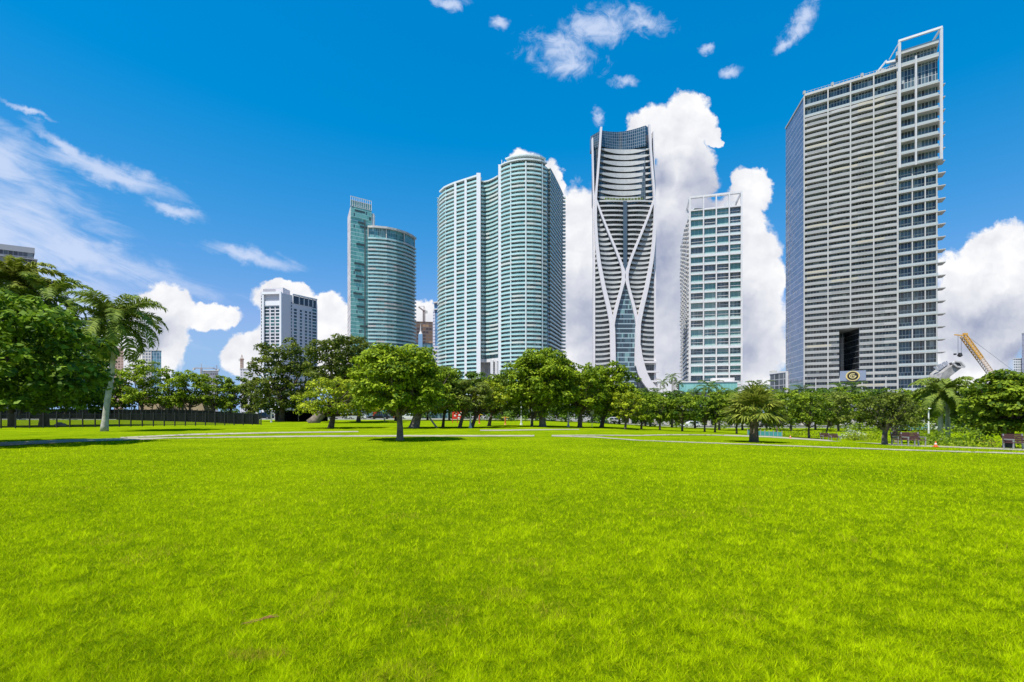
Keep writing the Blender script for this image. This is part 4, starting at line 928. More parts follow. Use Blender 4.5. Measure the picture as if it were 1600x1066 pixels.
# ---- cranes ----------------------------------------------------------------
def lattice(mb, p, q, w, n, t):
    p, q = Vector(p), Vector(q); d = (q - p).normalized(); up = Vector((0, 1, 0)); a = d.cross(up).normalized() * w / 2; c = up * w / 2
    cs = [a + c, a - c, -a - c, -a + c]
    for k in cs: mb.beam(p + k, q + k, t)
    for i in range(n):
        s0, s1 = p.lerp(q, i / n), p.lerp(q, (i + 1) / n)
        for j in range(4): mb.beam(s0 + cs[j], s1 + cs[(j + 1) % 4], t * .6); mb.beam(s0 + cs[j], s0 + cs[(j + 1) % 4], t * .6)
def tower_crane(label, px, d, pbase, ptop, jl, jr, jib_dz=0, col=(.35, .2, .12), w=1.8):
    p = WP(px, d); z0, z1 = ZH(pbase, d), ZH(ptop, d); root = empty('tower_crane', (p.x, p.y, z0), label, 'crane', 'tower cranes on the skyline'); m = mat('crane_%d' % (col[0] * 100), col, .6)
    a = MB(); lattice(a, (p.x, p.y, z0), (p.x, p.y, z1 - 3), w, 10, .45); a.build('mast', m, root)
    j = MB(); zj = z1 - 4; xl, xr = (jl - px) * d / F, (jr - px) * d / F
    lattice(j, (p.x, p.y, zj), (p.x + xl, p.y, zj - jib_dz * (1 if xl > xr else -1) * 0 + (jib_dz if abs(xl) > abs(xr) else 0)), 1.2, 10, .35)
    lattice(j, (p.x, p.y, zj), (p.x + xr, p.y, zj + (jib_dz if abs(xr) > abs(xl) else 0)), 1.2, 5, .35)
    j.beam((p.x, p.y, zj), (p.x, p.y, z1 + 2), .6); j.beam((p.x, p.y, z1 + 2), (p.x + xl, p.y, zj + (jib_dz if abs(xl) > abs(xr) else 0)), .2); j.beam((p.x, p.y, z1 + 2), (p.x + xr, p.y, zj + (jib_dz if abs(xr) > abs(xl) else 0)), .2); j.build('jib', m, root)
    c = MB(); xc = xr if abs(xr) < abs(xl) else xl; c.box(p.x + xc, p.y, zj - 1, 2.5, 2, 3); c.build('counterweight', conc, root); return root
tower_crane('dark tower crane with a raised jib on the unfinished brown tower', 662.5, 605, 504, 481, 654, 666, 5, (.22, .16, .15), 2.2)
tower_crane('taller of the two rust-coloured cranes over the pale unfinished block', 378, 705, 577, 557, 375, 381, 1, (.35, .2, .14), 2.6)
tower_crane('shorter rust-coloured crane right of its taller twin', 396, 705, 577, 563, 390, 400, 0, (.36, .22, .16), 2.2)
tower_crane('thin pale crane with a long flat jib above the dark low block', 314.5, 705, 590, 571, 303, 334, 0, (.45, .42, .42), 1.6)
tower_crane('small grey crane at the right end of the dark low block', 338.5, 705, 582, 573, 333, 341, 2, (.3, .3, .34), 1.6)
def mobile_crane():
    d = 250.; p = WP(1556, d); root = empty('crane', (p.x, p.y, -2), 'yellow lattice boom crane rising behind the dark tree at the right', 'crane')
    yel = mat('crane_yellow', (.62, .34, .05), .5); whi = mat('crane_pale', (.62, .50, .40), .5)
    q = (WP(1505, d).x, d, ZH(524.5, d)); p0 = (WP(1553, d).x, d, ZH(590, d)); p00 = (WP(1580, d).x, d, 2.)
    a = MB(); lattice(a, p00, p0, 1.9, 14, .28); lattice(a, p0, Vector(p0).lerp(Vector(q), .45), 1.9, 9, .28); a.build('boom', whi, root)
    a = MB(); lattice(a, Vector(p0).lerp(Vector(q), .45), q, 1.9, 9, .32); a.beam(q, (q[0] - 4.2, d, q[2] + .4), .5); a.beam((q[0], d, q[2] + .8), (q[0] + 2, d, q[2] + .8), .8); a.build('boom_tip', yel, root)
    c = MB()
    for dx_ in (.7, -.9): c.beam((q[0] - 1.6 + dx_, d, q[2]), (q[0] - 1.6 + dx_, d, ZH(553, d)), .16)
    c.beam((q[0] + 1, d, q[2] + .5), (WP(1600, d).x, d, ZH(592, d)), .12); c.build('cable', steel, root)
    h = MB(); h.tube([(q[0] - 1.6, d, ZH(551.5, d)), (q[0] - 1.6, d, ZH(556, d)), (q[0] - 1.6, d, ZH(558, d))], [.7, 1.1, .4], 8); h.tube([(q[0] - 4.0, d, ZH(552.5, d)), (q[0] - 4.0, d, ZH(554.8, d))], [.6, .6], 8); h.build('hook', darkm, root)
    b_ = MB(); b_.box(p00[0], d, .6, 9, 4, 3); b_.box(p00[0] + 3, d, 3, 4, 3.4, 2.6); b_.build('carriage', yel, root)
mobile_crane()
def arch_stub():
    d = 200.; root = empty('unfinished_bridge_arch', (*WP(1476, d), -2), 'unfinished grey concrete arch end jutting up behind the pair of royal palms', 'bridge arch'); m = MB()
    A0, A1 = (1457, 600), (1492, 571)
    def q(px, py, y): return (WP(px, d).x, d + y, ZH(py, d))
    m.hexa([q(1452, 625, -2), q(1464, 625, -2), q(1464, 625, 4), q(1452, 625, 4), q(1466, 583, -2), q(1478, 589, -2), q(1478, 589, 4), q(1466, 583, 4)])
    m.hexa([q(1466, 583, -2), q(1478, 589, -2), q(1478, 589, 4), q(1466, 583, 4), q(1482, 571, -2), q(1497, 574.5, -2), q(1497, 574.5, 4), q(1482, 571, 4)])
    m.build('arch_segment', mat('arch_grey', (.26, .25, .24), .8, var=.3, vscale=.5), root)
    f = MB()
    for a, c in (((1480, 569), (1483, 566)), ((1483, 566), (1492, 567)), ((1492, 567), (1498, 574)), ((1480, 569), (1486, 574)), ((1486, 574), (1498, 575))): f.beam(q(*a, -2.6), q(*c, -2.6), .55)
    f.build('formwork', mat('formwork_pale', (.45, .43, .42), .7), root)
    o = MB(); o.hexa([q(1484, 573, -2.4), q(1495, 574, -2.4), q(1495, 574, 0), q(1484, 573, 0), q(1483, 567, -2.4), q(1491, 568, -2.4), q(1491, 568, 0), q(1483, 567, 0)]); o.build('opening', darkm, root)
    r = MB(); rn = random.Random(2)
    for i in range(12): x = 1466 + i * 1.5; r.beam(q(x, 580 - i, 0), q(x - rn.uniform(0, 4), 573 - i * .8, 1), .3)
    r.build('rebar', steel, root)
arch_stub()
# ================================================================== VEGETATION
T = tree
# foreground and middle trees
T('tree', 'round bright green tree standing alone in the middle of the lawn', 'tree', 625, 688, 541, 703, 529, 650, L_BR, bark, tr=.19, clumps=64, dens=1.1, size=.17)
T('tree', 'small yellow-green tree with a short dark trunk in front of the large dark trees', 'tree', 517, 669, 455, 600, 586, 655, L_YE, barkd, tr=.3, clumps=44, dens=.8)
T('tree', 'thick-trunked green tree directly behind the lone central tree', 'tree', 647, 669, 596, 738, 562, 652, L_MD, bark, tr=.5, clumps=50)
T('tree', 'slim olive tree on the left of the red play panel', 'tree', 692, 668, 668, 728, 578, 645, L_OL, barkd, clumps=26, tr=.16)
T('tree', 'olive tree whose forked trunk stands in front of the red play panel', 'tree', 718, 669, 697, 772, 587, 645, L_OL, barkd, clumps=30, tr=.2)
T('tree', 'olive green tree just right of the red play panel', 'tree', 737, 668, 722, 800, 592, 642, L_YE, barkd, clumps=30, tr=.2)
T('tree', 'small green tree in the shade between the olive trees and the broad domed tree', 'tree', 764, 666, 742, 812, 582, 648, L_MD, barkd, clumps=30, tr=.2)
T('tree', 'broad domed tree, the largest in the middle of the tree line', 'tree', 848, 667, 779, 908, 540, 640, L_BR, bark, clumps=74, tr=.38, dens=1.1)
T('tree', 'low leafy tree tucked under the left side of the broad domed tree', 'tree', 831, 667, 805, 862, 610, 655, L_BR, barkd, clumps=20, tr=.16)
T('tree', 'tall green tree with a straight dark trunk right of the broad domed tree', 'tree', 906, 668, 868, 954, 560, 650, L_BR, barkd, clumps=46, tr=.26)
T('tree', 'wide green tree in front of the foot of the ribbed tower', 'tree', 940, 668, 908, 1006, 563, 655, L_BR, barkd, clumps=50, tr=.26)
T('tree', 'small bright tree at the right end of the taller tree line', 'tree', 977, 671, 950, 1012, 606, 662, L_YE, barkd, clumps=24, tr=.14)
mids = [(1002, 671, 984, 1027, 612, 662, L_BR, 'first of the row of young round trees, beside the taller tree line'), (1031, 672, 1006, 1058, 617, 660, L_MD, 'second young tree of the row, below the palm on the white podium'),
        (1066, 674, 1038, 1094, 616, 661, L_MD, 'young round tree below the left half of the green glass podium'), (1101, 675, 1080, 1124, 619, 660, L_DK, 'young darker tree below the middle of the green glass podium'),
        (1117, 676, 1098, 1142, 614, 662, L_MD, 'young tree below the right half of the green glass podium'), (1151, 678, 1122, 1180, 611, 664, L_MD, 'young tree immediately left of the shaggy fan palm'),
        (1213, 681, 1192, 1244, 615, 666, L_MD, 'young tree immediately right of the shaggy fan palm'), (1264, 685, 1226, 1302, 610, 666, L_MD, 'round mid-green tree in front of the left corner of the tallest tower'),
        (1290, 683, 1268, 1336, 608, 668, L_OL, 'olive tree behind the dark red benches')]
for px, py, xl, xr, tp, bt, lf, lb in mids: T('tree', lb, 'tree', px, py, xl, xr, tp, bt, lf, barkd, clumps=30, tr=.13, group='young trees along the right of the lawn')
T('tree', 'grey-green tree with a sparse crown and thin trunk in front of the tallest tower', 'tree', 1382, 695, 1342, 1428, 608, 672, L_GR, bark, clumps=40, tr=.16, dens=.7)
T('tree', 'forked tree leaning right behind the sparse grey-green tree', 'tree', 1400, 692, 1378, 1446, 620, 675, L_OL, bark, clumps=26, tr=.18, lean=-.5, dens=.8)
T('tree', 'dark green spreading tree with a dark trunk at the right edge', 'tree', 1576, 700, 1512, 1652, 574, 684, L_MD, barkd, gaps=.15, clumps=62, tr=.26, dens=1.1, size=.2)
T('tree', 'green tree between the pair of royal palms and the dark tree at the right edge', 'tree', 1528, 690, 1494, 1562, 596, 680, L_DK, barkd, clumps=36, tr=.2)
# large dark trees at the back left of centre
T('tree', 'large dark tree with a leaning grey trunk behind the yellow-green tree', 'tree', 489, 661, 468, 604, 518, 612, L_GR, bark, clumps=66, tr=.75, lean=2.4, gaps=.1, dens=.9, crs=.85)
T('tree', 'large dark tree at the left of the old grove, reaching over the white tower', 'tree', 440, 659, 384, 498, 522, 650, L_GR, barkd, clumps=62, tr=.5, dens=.9, crs=.85)
T('tree', 'dark tree filling the gap between the old grove and the central tree', 'tree', 560, 659, 520, 612, 560, 648, L_GR, barkd, clumps=40, tr=.35)
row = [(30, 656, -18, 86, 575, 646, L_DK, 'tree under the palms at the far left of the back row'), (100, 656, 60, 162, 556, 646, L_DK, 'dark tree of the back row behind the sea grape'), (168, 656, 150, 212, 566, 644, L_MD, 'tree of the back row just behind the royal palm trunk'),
       (221, 656, 186, 262, 559, 640, L_BR, 'tallest bright tree of the back row beneath the small glass block'), (262, 657, 240, 292, 570, 642, L_BR, 'narrow tree of the back row left of the beige building end'),
       (296, 657, 262, 334, 574, 640, L_BR, 'broad pale-trunked tree in front of the beige building'), (333, 657, 312, 366, 581, 643, L_MD, 'tree of the back row at the right end of the beige building'),
       (358, 657, 340, 392, 584, 646, L_MD, 'tree of the back row second from the old grove'), (392, 657, 374, 430, 586, 650, L_OL, 'tree of the back row touching the old grove')]
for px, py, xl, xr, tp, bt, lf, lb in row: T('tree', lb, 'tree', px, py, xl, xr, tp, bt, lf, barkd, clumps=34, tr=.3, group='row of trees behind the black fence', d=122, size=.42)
for i, (px, _, tp) in enumerate(((618, 0, 580), (668, 0, 574), (702, 0, 570), (742, 0, 578), (785, 0, 580), (838, 0, 574), (884, 0, 572), (925, 0, 578), (968, 0, 598), (1008, 0, 612))):
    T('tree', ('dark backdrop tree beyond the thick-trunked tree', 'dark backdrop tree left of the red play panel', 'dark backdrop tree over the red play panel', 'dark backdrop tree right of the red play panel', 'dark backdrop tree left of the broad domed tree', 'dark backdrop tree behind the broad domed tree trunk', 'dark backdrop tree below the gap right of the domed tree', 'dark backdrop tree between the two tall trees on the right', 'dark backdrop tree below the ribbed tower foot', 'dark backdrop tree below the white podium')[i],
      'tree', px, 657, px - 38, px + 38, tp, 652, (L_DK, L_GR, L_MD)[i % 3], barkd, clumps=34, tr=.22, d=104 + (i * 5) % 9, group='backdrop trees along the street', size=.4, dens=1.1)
for i, (px, tp) in enumerate(((1016, 612), (1050, 607), (1086, 610), (1124, 606), (1160, 608), (1198, 604), (1236, 603), (1274, 602), (1310, 604), (1344, 607), (1380, 604), (1414, 606), (1448, 603), (1500, 600), (1540, 598))):
    T('tree', '%s backdrop tree %s' % (('first', 'second', 'third')[i % 3], ('beyond the white podium, counting from its left', 'beyond the green glass podium and fan palm', 'below the left flank of the tallest tower', 'below the round emblem of the tallest tower', 'right of the emblem, behind the royal palm pair and crane')[i // 3]),
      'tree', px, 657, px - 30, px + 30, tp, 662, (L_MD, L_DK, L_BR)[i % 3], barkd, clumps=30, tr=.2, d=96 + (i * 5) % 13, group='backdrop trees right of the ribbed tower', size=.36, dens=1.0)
# big sea grape at the left edge, large round leaves
T('sea_grape_tree', 'large-leaved dark green tree hanging in from the left edge', 'tree', -70, 0, -260, 150, 442, 650, L_SG, barkd, d=26, tr=.3, clumps=150, size=.3, dens=1.3, depth=5.5, flat=.8, crs=.62, forks=3)
T('tree', 'dense dark tree filling the space under the large-leaved tree at the left edge', 'tree', 66, 0, -50, 172, 496, 652, L_SG, barkd, d=62, tr=.3, clumps=80, size=.42, dens=1.3, crs=.8)
# palms
palm('royal_palm', 'tall royal palm with a pale ringed trunk by the path at the left', 163, 674, 534, 4.8, L_PM, tr=.20, nf=32, lean=16, seed=4, n=64, lw=.052)
palm('royal_palm', 'left one of the pair of pale-trunked royal palms right of the tallest tower', 1470, 690, 634, 3.9, L_PM, d=66, tr=.26, nf=22, seed=9, n=56, lw=.085, group='pair of royal palms', lean=-1, bulge=.2)
palm('royal_palm', 'right one of the pair of pale-trunked royal palms right of the tallest tower', 1481, 690, 628, 4.1, L_PM, d=69, tr=.26, nf=20, seed=12, n=56, lw=.085, bulge=.2, group='pair of royal palms')
palm('palm_tree', 'yellowing palm whose head shows above the large-leaved tree at the left edge', 18, 0, 446, 6.2, L_PY, d=62, bk=barkd, tr=.25, nf=30, seed=21, shaft=False, n=56, lw=.08)
palm('palm_tree', 'second palm with long grey-green fronds just above the left tree', 72, 0, 470, 5.6, L_PM, d=62, bk=barkd, tr=.22, nf=16, seed=22, shaft=False, n=50, lw=.08)
palm('fan_palm', 'shaggy yellow-green fan palm with a stout dark trunk on the lawn', 1178, 691, 649, 2.15, L_PY, tr=.24, nf=46, seed=31, fan=True, shaft=False, spread=(1.4, -.5), bk=barkd, bulge=.3)
for i, (px, tp, fl, lb) in enumerate(((1050, 590, 3.6, 'feathery palm left of the green glass podium'), (1036, 598, 3.2, 'shorter feathery palm beside the foot of the ribbed tower'), (1060, 600, 3.0, 'dark palm touching the podium corner'))):
    palm('palm_tree', lb, px, 0, tp, fl * 1.7, L_PD, d=340, tr=.3, nf=14, seed=40 + i, shaft=False, n=20, lw=.09, z0=-2)
bp = palm('royal_palm', 'pale-trunked royal palm in the boulevard row', 1175, 0, 622, 3.9, L_PD, d=128, tr=.34, nf=15, seed=51, n=22, lw=.08, group='royal palms along the boulevard')
bp['label'] = 'boulevard royal palm right behind the shaggy fan palm'
for i, px in enumerate((985, 998, 1010, 1024, 1044, 1053, 1072, 1086, 1108, 1121, 1136, 1147, 1163, 1187, 1200, 1219, 1236, 1254, 1278, 1296, 1315, 1333, 1352, 1371)):
    d_ = 126 + (i * 7) % 11; p_ = WP(px, d_); hi = {1108: 1.12, 1187: 1.13, 1333: 1.1, 1315: 1.1, 1254: 1.05}.get(px, .82 + .04 * (i % 4))
    pos_ = ('beneath the wide green tree', 'below the white podium', 'below the green glass podium', 'left of the fan palm', 'right of the fan palm', 'in front of the tallest tower')[min(5, i // 4)]
    copy_thing(bp, (p_.x, p_.y, gz(p_.x, p_.y)), i * 1.7, '%s boulevard palm from the left among the four %s' % (('first', 'second', 'third', 'fourth')[i % 4], pos_), hi)

# low planting, hedges along the right hand path
def shrub(name, label, px, py, w, h, leaf, d=None, group=None, dep=None, per=26):
    d = d or depth_for(px, py); p = WP(px, d); g = gz(p.x, p.y); rng = np.random.default_rng(int(px * 7 + py)); n = per
    cl = np.stack([rng.uniform(-w / 2, w / 2, n), rng.uniform(-(dep or w * .4) / 2, (dep or w * .4) / 2, n), rng.uniform(.15 * h, .7 * h, n)], 1); rad = rng.uniform(.25, .45, n) * h
    C, A, B_, T_ = leaf_cloud(rng, cl, rad, 100, .16, .9); root = empty(name, (p.x, p.y, g), label, 'shrub', group)
    quads('foliage', C, A, B_, T_, leaf, root)
    m = MB()
    for c in cl[:8]: m.tube([(p.x + c[0] * .6, p.y + c[1] * .6, g - .05), (p.x + c[0], p.y + c[1], g + c[2])], [.03, .012], 4)
    m.build('stems', barkd, root); return root
def strip(name, label, pts, h, leaf, dep, seed, dens=3.0, size=.13, cat='planting'):
    rng = np.random.default_rng(seed); C0 = []; 
    for (xa, ya), (xc, yc) in zip(pts, pts[1:]):
        n = int(((xc - xa) ** 2 + (yc - ya) ** 2) ** .5 * dens); t = rng.random(n); x = xa + (xc - xa) * t; y = ya + (yc - ya) * t + rng.uniform(0, dep, n)
        hh = h * (.35 + .65 * (np.sin(x * 1.3) * .25 + np.sin(x * .37 + 2) * .25 + .6)); C0 += [(a, c, gz(a, c) + q * rng.random() * .8) for a, c, q in zip(x, y, hh)]
    cl = np.array(C0); rad = rng.uniform(.25, .5, len(cl)) * h * .8
    C, A, B_, T_ = leaf_cloud(rng, cl, rad, 70, size, .9); o = quads(name, C, A, B_, T_, leaf, None); tag(o, label, cat, kind='stuff'); return o
g1 = [gp(1228, 681.5), gp(1290, 685.5), gp(1400, 693.0), gp(1500, 696.8), gp(1650, 702)]
g1 = [tuple(p) for p in g1]
strip('hedge_planting', 'low yellow-green planting along the far edge of the right hand path', [(x + .3, y + .8) for x, y in g1], .95, L_YE, 1.8, 5, 6.0)
strip('hedge_planting', 'darker green planting behind the yellow-green strip', [(x + 1.5, y + 4.0) for x, y in g1], 1.7, L_MD, 5, 6, 4.5, .2)
strip('hedge_planting', 'green undergrowth filling the gaps between palm trunks along the boulevard', [(22, 108), (50, 108), (92, 108), (140, 110)], 2.2, L_MD, 5, 7, 1.6, .35)
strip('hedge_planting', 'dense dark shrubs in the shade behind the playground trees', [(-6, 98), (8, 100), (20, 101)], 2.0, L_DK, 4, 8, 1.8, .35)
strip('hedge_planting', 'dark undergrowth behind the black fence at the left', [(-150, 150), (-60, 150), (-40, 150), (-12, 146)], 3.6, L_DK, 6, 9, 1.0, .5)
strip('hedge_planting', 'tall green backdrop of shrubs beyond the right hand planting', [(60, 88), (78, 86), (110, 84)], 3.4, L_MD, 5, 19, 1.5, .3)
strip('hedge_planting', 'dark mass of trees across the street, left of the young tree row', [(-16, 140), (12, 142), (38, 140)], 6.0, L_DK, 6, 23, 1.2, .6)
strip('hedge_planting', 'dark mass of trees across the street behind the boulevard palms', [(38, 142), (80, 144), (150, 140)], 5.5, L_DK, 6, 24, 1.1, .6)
shrub('shrub', 'reddish brown bush in the planting right of the dark red benches', 1555, 697, 3.0, .9, leafmat('leaf_red', (.10, .04, .02), (.22, .12, .03)))
shrub('shrub', 'rounded green bush at the foot of the pair of royal palms', 1455, 690, 3.2, 1.6, L_MD)
shrub('shrub', 'pale flowering bush left of the sparse grey-green tree', 1330, 687, 2.8, 1.4, leafmat('leaf_pale', (.2, .26, .12), (.6, .62, .55)))
shrub('shrub', 'bright bush beneath the middle of the tallest tower', 1345, 689, 3.4, 1.3, L_YE)

# ================================================================== FENCES
def picket_fence():
    a = WP(-70, 51.5); c = WP(408, 69.5); root = empty('picket_fence', (*a, 0), 'low black picket fence running behind the royal palm by the path', 'fence')
    L = (c - a).length; e = (c - a).normalized(); npan = 26; H = 1.55
    for i in range(npan + 1):
        p = a + e * L * i / npan; m = MB(); m.box(p.x, p.y, (H + .15) / 2, .09, .09, H + .15); m.build('post', darkm, root)
        if i == npan: break
        m = MB(); q = a + e * L * (i + 1) / npan
        for z in (.18, H - .08): m.beam((*p, z), (*q, z), .04)
        for k in range(1, 16): r = p.lerp(q, k / 16); m.box(r.x, r.y, H / 2 + .05, .022, .022, H - .1)
        m.build('panel', darkm, root)
    # return leg running back to the screened fence
    p2 = c + Vector((1.5, 0))
picket_fence()
scr = mat('fence_screen', (.003, .005, .0045), 1.0, spec=.04, var=.3, vscale=.5)
def screen_fence(label, pts, hs_, np_):
    root = empty('screened_fence', (*pts[0], 0), label, 'fence'); k = 0
    for j, (p, q) in enumerate(zip(pts, pts[1:])):
        n = max(1, int((q - p).length / np_))
        for i in range(n):
            h = hs_[j] + (hs_[j + 1] - hs_[j]) * (i + .5) / n
            a, c = p.lerp(q, i / n), p.lerp(q, (i + 1) / n); m = MB(); m.beam((*a.lerp(c, .02), h / 2), (*a.lerp(c, .98), h / 2), .05, h); m.build('screen_panel', scr, root)
            m = MB(); m.box(a.x, a.y, h / 2 + .1, .1, .1, h + .2); m.build('post', darkm, root)
        m = MB(); m.box(q.x, q.y, h / 2 + .1, .12, .12, h + .2); m.build('post', darkm, root)
screen_fence('long black screened fence behind the picket fence at the left', [WP(-80, 142), WP(120, 138), WP(300, 92), WP(404, 71.5)], [2.65, 2.6, 2.15, 1.45], 2.9)
screen_fence('short black screened fence under the large dark trees', [WP(430, 100), WP(466, 96), WP(512, 104)], [2.1, 2.1, 2.1], 4.4)

# ================================================================== CARS
def car(label, px, d, colr, rz=0., suv=False, L=4.5):
    p = WP(px, d); g = gz(p.x, p.y) + .03; root = empty('parked_car', (p.x, p.y, g), label, 'car', 'cars parked along the street')
    h = 1.72 if suv else 1.45; W = 1.8
    prof = [(-.5, .30), (-.5, .62), (-.47, .80), (-.36, .86 if not suv else .92), (-.24, .93), (-.12, 1.36 / 1.45 * h), (.0, h), (.22, h * .985), (.34, h * (.83 if not suv else .95)), (.44, .98 if not suv else 1.05), (.49, .90), (.5, .55), (.48, .30)]
    m = MB(); n = len(prof)
    def w(z): return W / 2 * (1 if z < .95 else 1 - .22 * (z - .95) / (h - .95 + .01))
    A_ = [(x * L, -w(z), z) for x, z in prof]; B2 = [(x * L, w(z), z) for x, z in prof]
    for i in range(n):
        j = (i + 1) % n; m.face([A_[i], A_[j], B2[j], B2[i]][::-1])
    m.face(A_[::-1]); m.face(B2); m.v = [(x + p.x, y + p.y, z + g) for x, y, z in m.v]; m.build('body', mat('car_paint_%d%d' % (px, d), colr, .25, .2), root)
    gl = MB()
    for sgn in (-1, 1):
        for x0, x1, t0, t1 in ((-.2, .03, -.1, .02), (.06, .36, .05, .27)):
            z0, z1 = .95, h - .12; q = [(x0 * L, sgn * (w(z0) + .012), z0), (x1 * L, sgn * (w(z0) + .012), z0), (t1 * L, sgn * (w(z1) + .012), z1), (t0 * L, sgn * (w(z1) + .012), z1)]
            gl.hexa([(x, y - .008 * sgn, z) for x, y, z in (q[0], q[1])] + [(x, y + .008 * sgn, z) for x, y, z in (q[1], q[0])] + [(x, y - .008 * sgn, z) for x, y, z in (q[3], q[2])] + [(x, y + .008 * sgn, z) for x, y, z in (q[2], q[3])])
    gl.v = [(x + p.x, y + p.y, z + g) for x, y, z in gl.v]; gl.build('window', mat('car_glass', (.02, .025, .03), .05), root)
    for sx in (-.31, .31):
        for sy in (-1, 1):
            wv = MB(); wv.tube([(sx * L + p.x, p.y + sy * (W / 2 - .2), g + .33), (sx * L + p.x, p.y + sy * (W / 2 + .02), g + .33)], [.33, .33], 14); o = wv.build('wheel', mat('tyre', (.015, .015, .015), .8), root)
            rm = MB(); rm.tube([(sx * L + p.x, p.y + sy * (W / 2 + .02), g + .33), (sx * L + p.x, p.y + sy * (W / 2 + .04), g + .33)], [.2, .19], 10); sub(rm, 'rim', steel, o)
    hl = MB(); hl.box(p.x - .497 * L, p.y - .6, g + .7, .06, .35, .14); hl.build('headlight', mat('lamp_glass', (.7, .7, .7), .1), root)
    hl = MB(); hl.box(p.x - .497 * L, p.y + .6, g + .7, .06, .35, .14); hl.build('headlight', mat('lamp_glass', (.7, .7, .7), .1), root)
car('silver saloon parked beyond the yellow-green tree', 559, 119, (.5, .5, .52)); car('black estate car behind the central tree trunk', 593, 119, (.012, .012, .015), suv=True, L=4.8)
car('white car just right of the central tree trunk', 640, 119, (.7, .7, .7)); car('dark car at the left end of the street by the screened fence', 411, 121, (.03, .035, .045), suv=True)
car('pale saloon left of the silver one', 533, 122, (.42, .40, .38)); car('pale car under the wide green tree', 957, 119, (.6, .6, .62))
car('white car glimpsed beneath the young trees', 1080, 119, (.7, .7, .72)); car('black car right of the fan palm trunk', 1200, 119, (.02, .02, .02), suv=True)
car('silver blue car behind the planting left of the royal palm pair', 1428, 98, (.25, .45, .52)); car('white car behind the planting beside the royal palm pair', 1449, 100, (.75, .75, .75))
car('grey car in the shade behind the right hand planting', 1510, 99, (.3, .32, .34))

# ================================================================== PLAYGROUND, POLES, BENCHES, SIGNS
def play_panel():
    d = 82.; p = WP(715, d); root = empty('play_structure', (p.x, p.y, 0), 'red play panel with white patches behind the olive trees', 'play equipment')
    red = mat('play_red', (.55, .03, .02), .4); z0, z1 = ZH(656, d) + .1, ZH(643, d)
    for x0, x1 in ((707, 714.4), (715, 722.5)):
        m = MB(); m.beam((WP(x0, d).x, d, (z0 + z1) / 2), (WP(x1, d).x, d, (z0 + z1) / 2), .08, z1 - z0); m.build('panel', red, root)
    m = MB()
    for x, y, w in ((711, 651, .3), (713, 647, .2), (718, 650, .35), (720.5, 646.5, .2), (716.8, 654.5, .3)): m.box(WP(x, d).x, d - .06, ZH(y, d) + .15, w, .03, w * .8)
    m.build('panel_marking', white, root)
    for x in (707, 714.7, 722.5): q = WP(x, d); m = MB(); m.box(q.x, q.y + .1, z1 / 2, .1, .1, z1); m.build('post', red, root)
play_panel()
def swing_post(label, px, py, h, colr, arm=True):
    d = depth_for(px, py); p = WP(px, d); g = gz(*p); root = empty('exercise_post', (p.x, p.y, g), label, 'play equipment'); m = MB(); m.tube([(p.x, p.y, g), (p.x, p.y, g + h)], [.09, .08], 8); m.build('post', mat('post_%d' % px, colr, .5), root)
    m = MB(); m.tube([(p.x, p.y, g), (p.x, p.y, g + .12)], [.2, .12], 10); m.build('foot', mat('post_%d' % px, colr, .5), root)
    if arm: m = MB(); m.tube([(p.x - .5, p.y, g + h * .85), (p.x, p.y, g + h * .95), (p.x + .5, p.y, g + h * .85)], [.05, .06, .05], 6); m.build('handle', mat('play_yellow', (.5, .38, .03), .5), root)
swing_post('orange exercise post in the sunlit patch behind the trees', 789.5, 663.5, 1.1, (.5, .12, .02)); swing_post('red post beside the grey path behind the olive trees', 749, 662, 1.5, (.5, .06, .02))
swing_post('yellow post left of the broad domed tree trunk', 814, 663.5, .9, (.45, .38, .04), False)
def lamp(label, px, py, top, colr=(.55, .58, .58), arm=0., gl=False):
    d = depth_for(px, py); p = WP(px, d); g = gz(*p); h = ZH(top, d) - g; root = empty('street_lamp', (p.x, p.y, g), label, 'street lamp'); c = mat('pole_%d' % int(colr[0] * 100), colr, .4)
    m = MB(); m.tube([(p.x, p.y, g), (p.x, p.y, g + h * .5), (p.x, p.y, g + h)], [.11, .09, .06], 8); m.build('pole', c, root)
    m = MB(); m.tube([(p.x, p.y, g + h - .05), (p.x, p.y, g + h + .1), (p.x, p.y, g + h + .18)], [.12, .3, .1], 10); m.build('lamp_head', c, root)
    m = MB(); m.tube([(p.x, p.y, g - .02), (p.x, p.y, g + .25)], [.2, .15], 8); m.build('base', c, root)
lamp('pale green lamp post among the olive trees', 735, 669, 646); lamp('white lamp post right of the tall green tree', 888, 667, 632, (.7, .7, .7)); lamp('thin lamp post at the shaded play area', 814.5, 664, 630)
lamp('slim grey lamp post behind the right-hand picket fence end', 424, 660, 640, (.4, .4, .4)); lamp('white lamp post in front of the base of the tallest tower', 1451, 690, 640, (.7, .7, .7))
def bench(label, px, py, rz=0., colr=(.08, .03, .03)):
    d = depth_for(px, py); p = WP(px, d); g = gz(*p); root = empty('park_bench', (p.x, p.y, g), label, 'bench', 'benches by the right hand path'); c = mat('bench_slats', colr, .5); W = 1.15
    m = MB()
    for k in range(4): m.box(p.x, p.y - .2 + k * .13, g + .36, W, .10, .04)
    m.build('seat', c, root); m = MB()
    for k in range(4): m.box(p.x, p.y + .26 + k * .03, g + .45 + k * .10, W, .03, .09)
    m.build('backrest', c, root)
    for sx in (-.5, .5):
        m = MB(); m.beam((p.x + sx, p.y - .22, g), (p.x + sx, p.y - .22, g + .52), .05); m.beam((p.x + sx, p.y + .28, g), (p.x + sx, p.y + .36, g + .8), .06); m.beam((p.x + sx, p.y - .25, g + .52), (p.x + sx, p.y + .3, g + .52), .06); m.build('leg', steel, root)
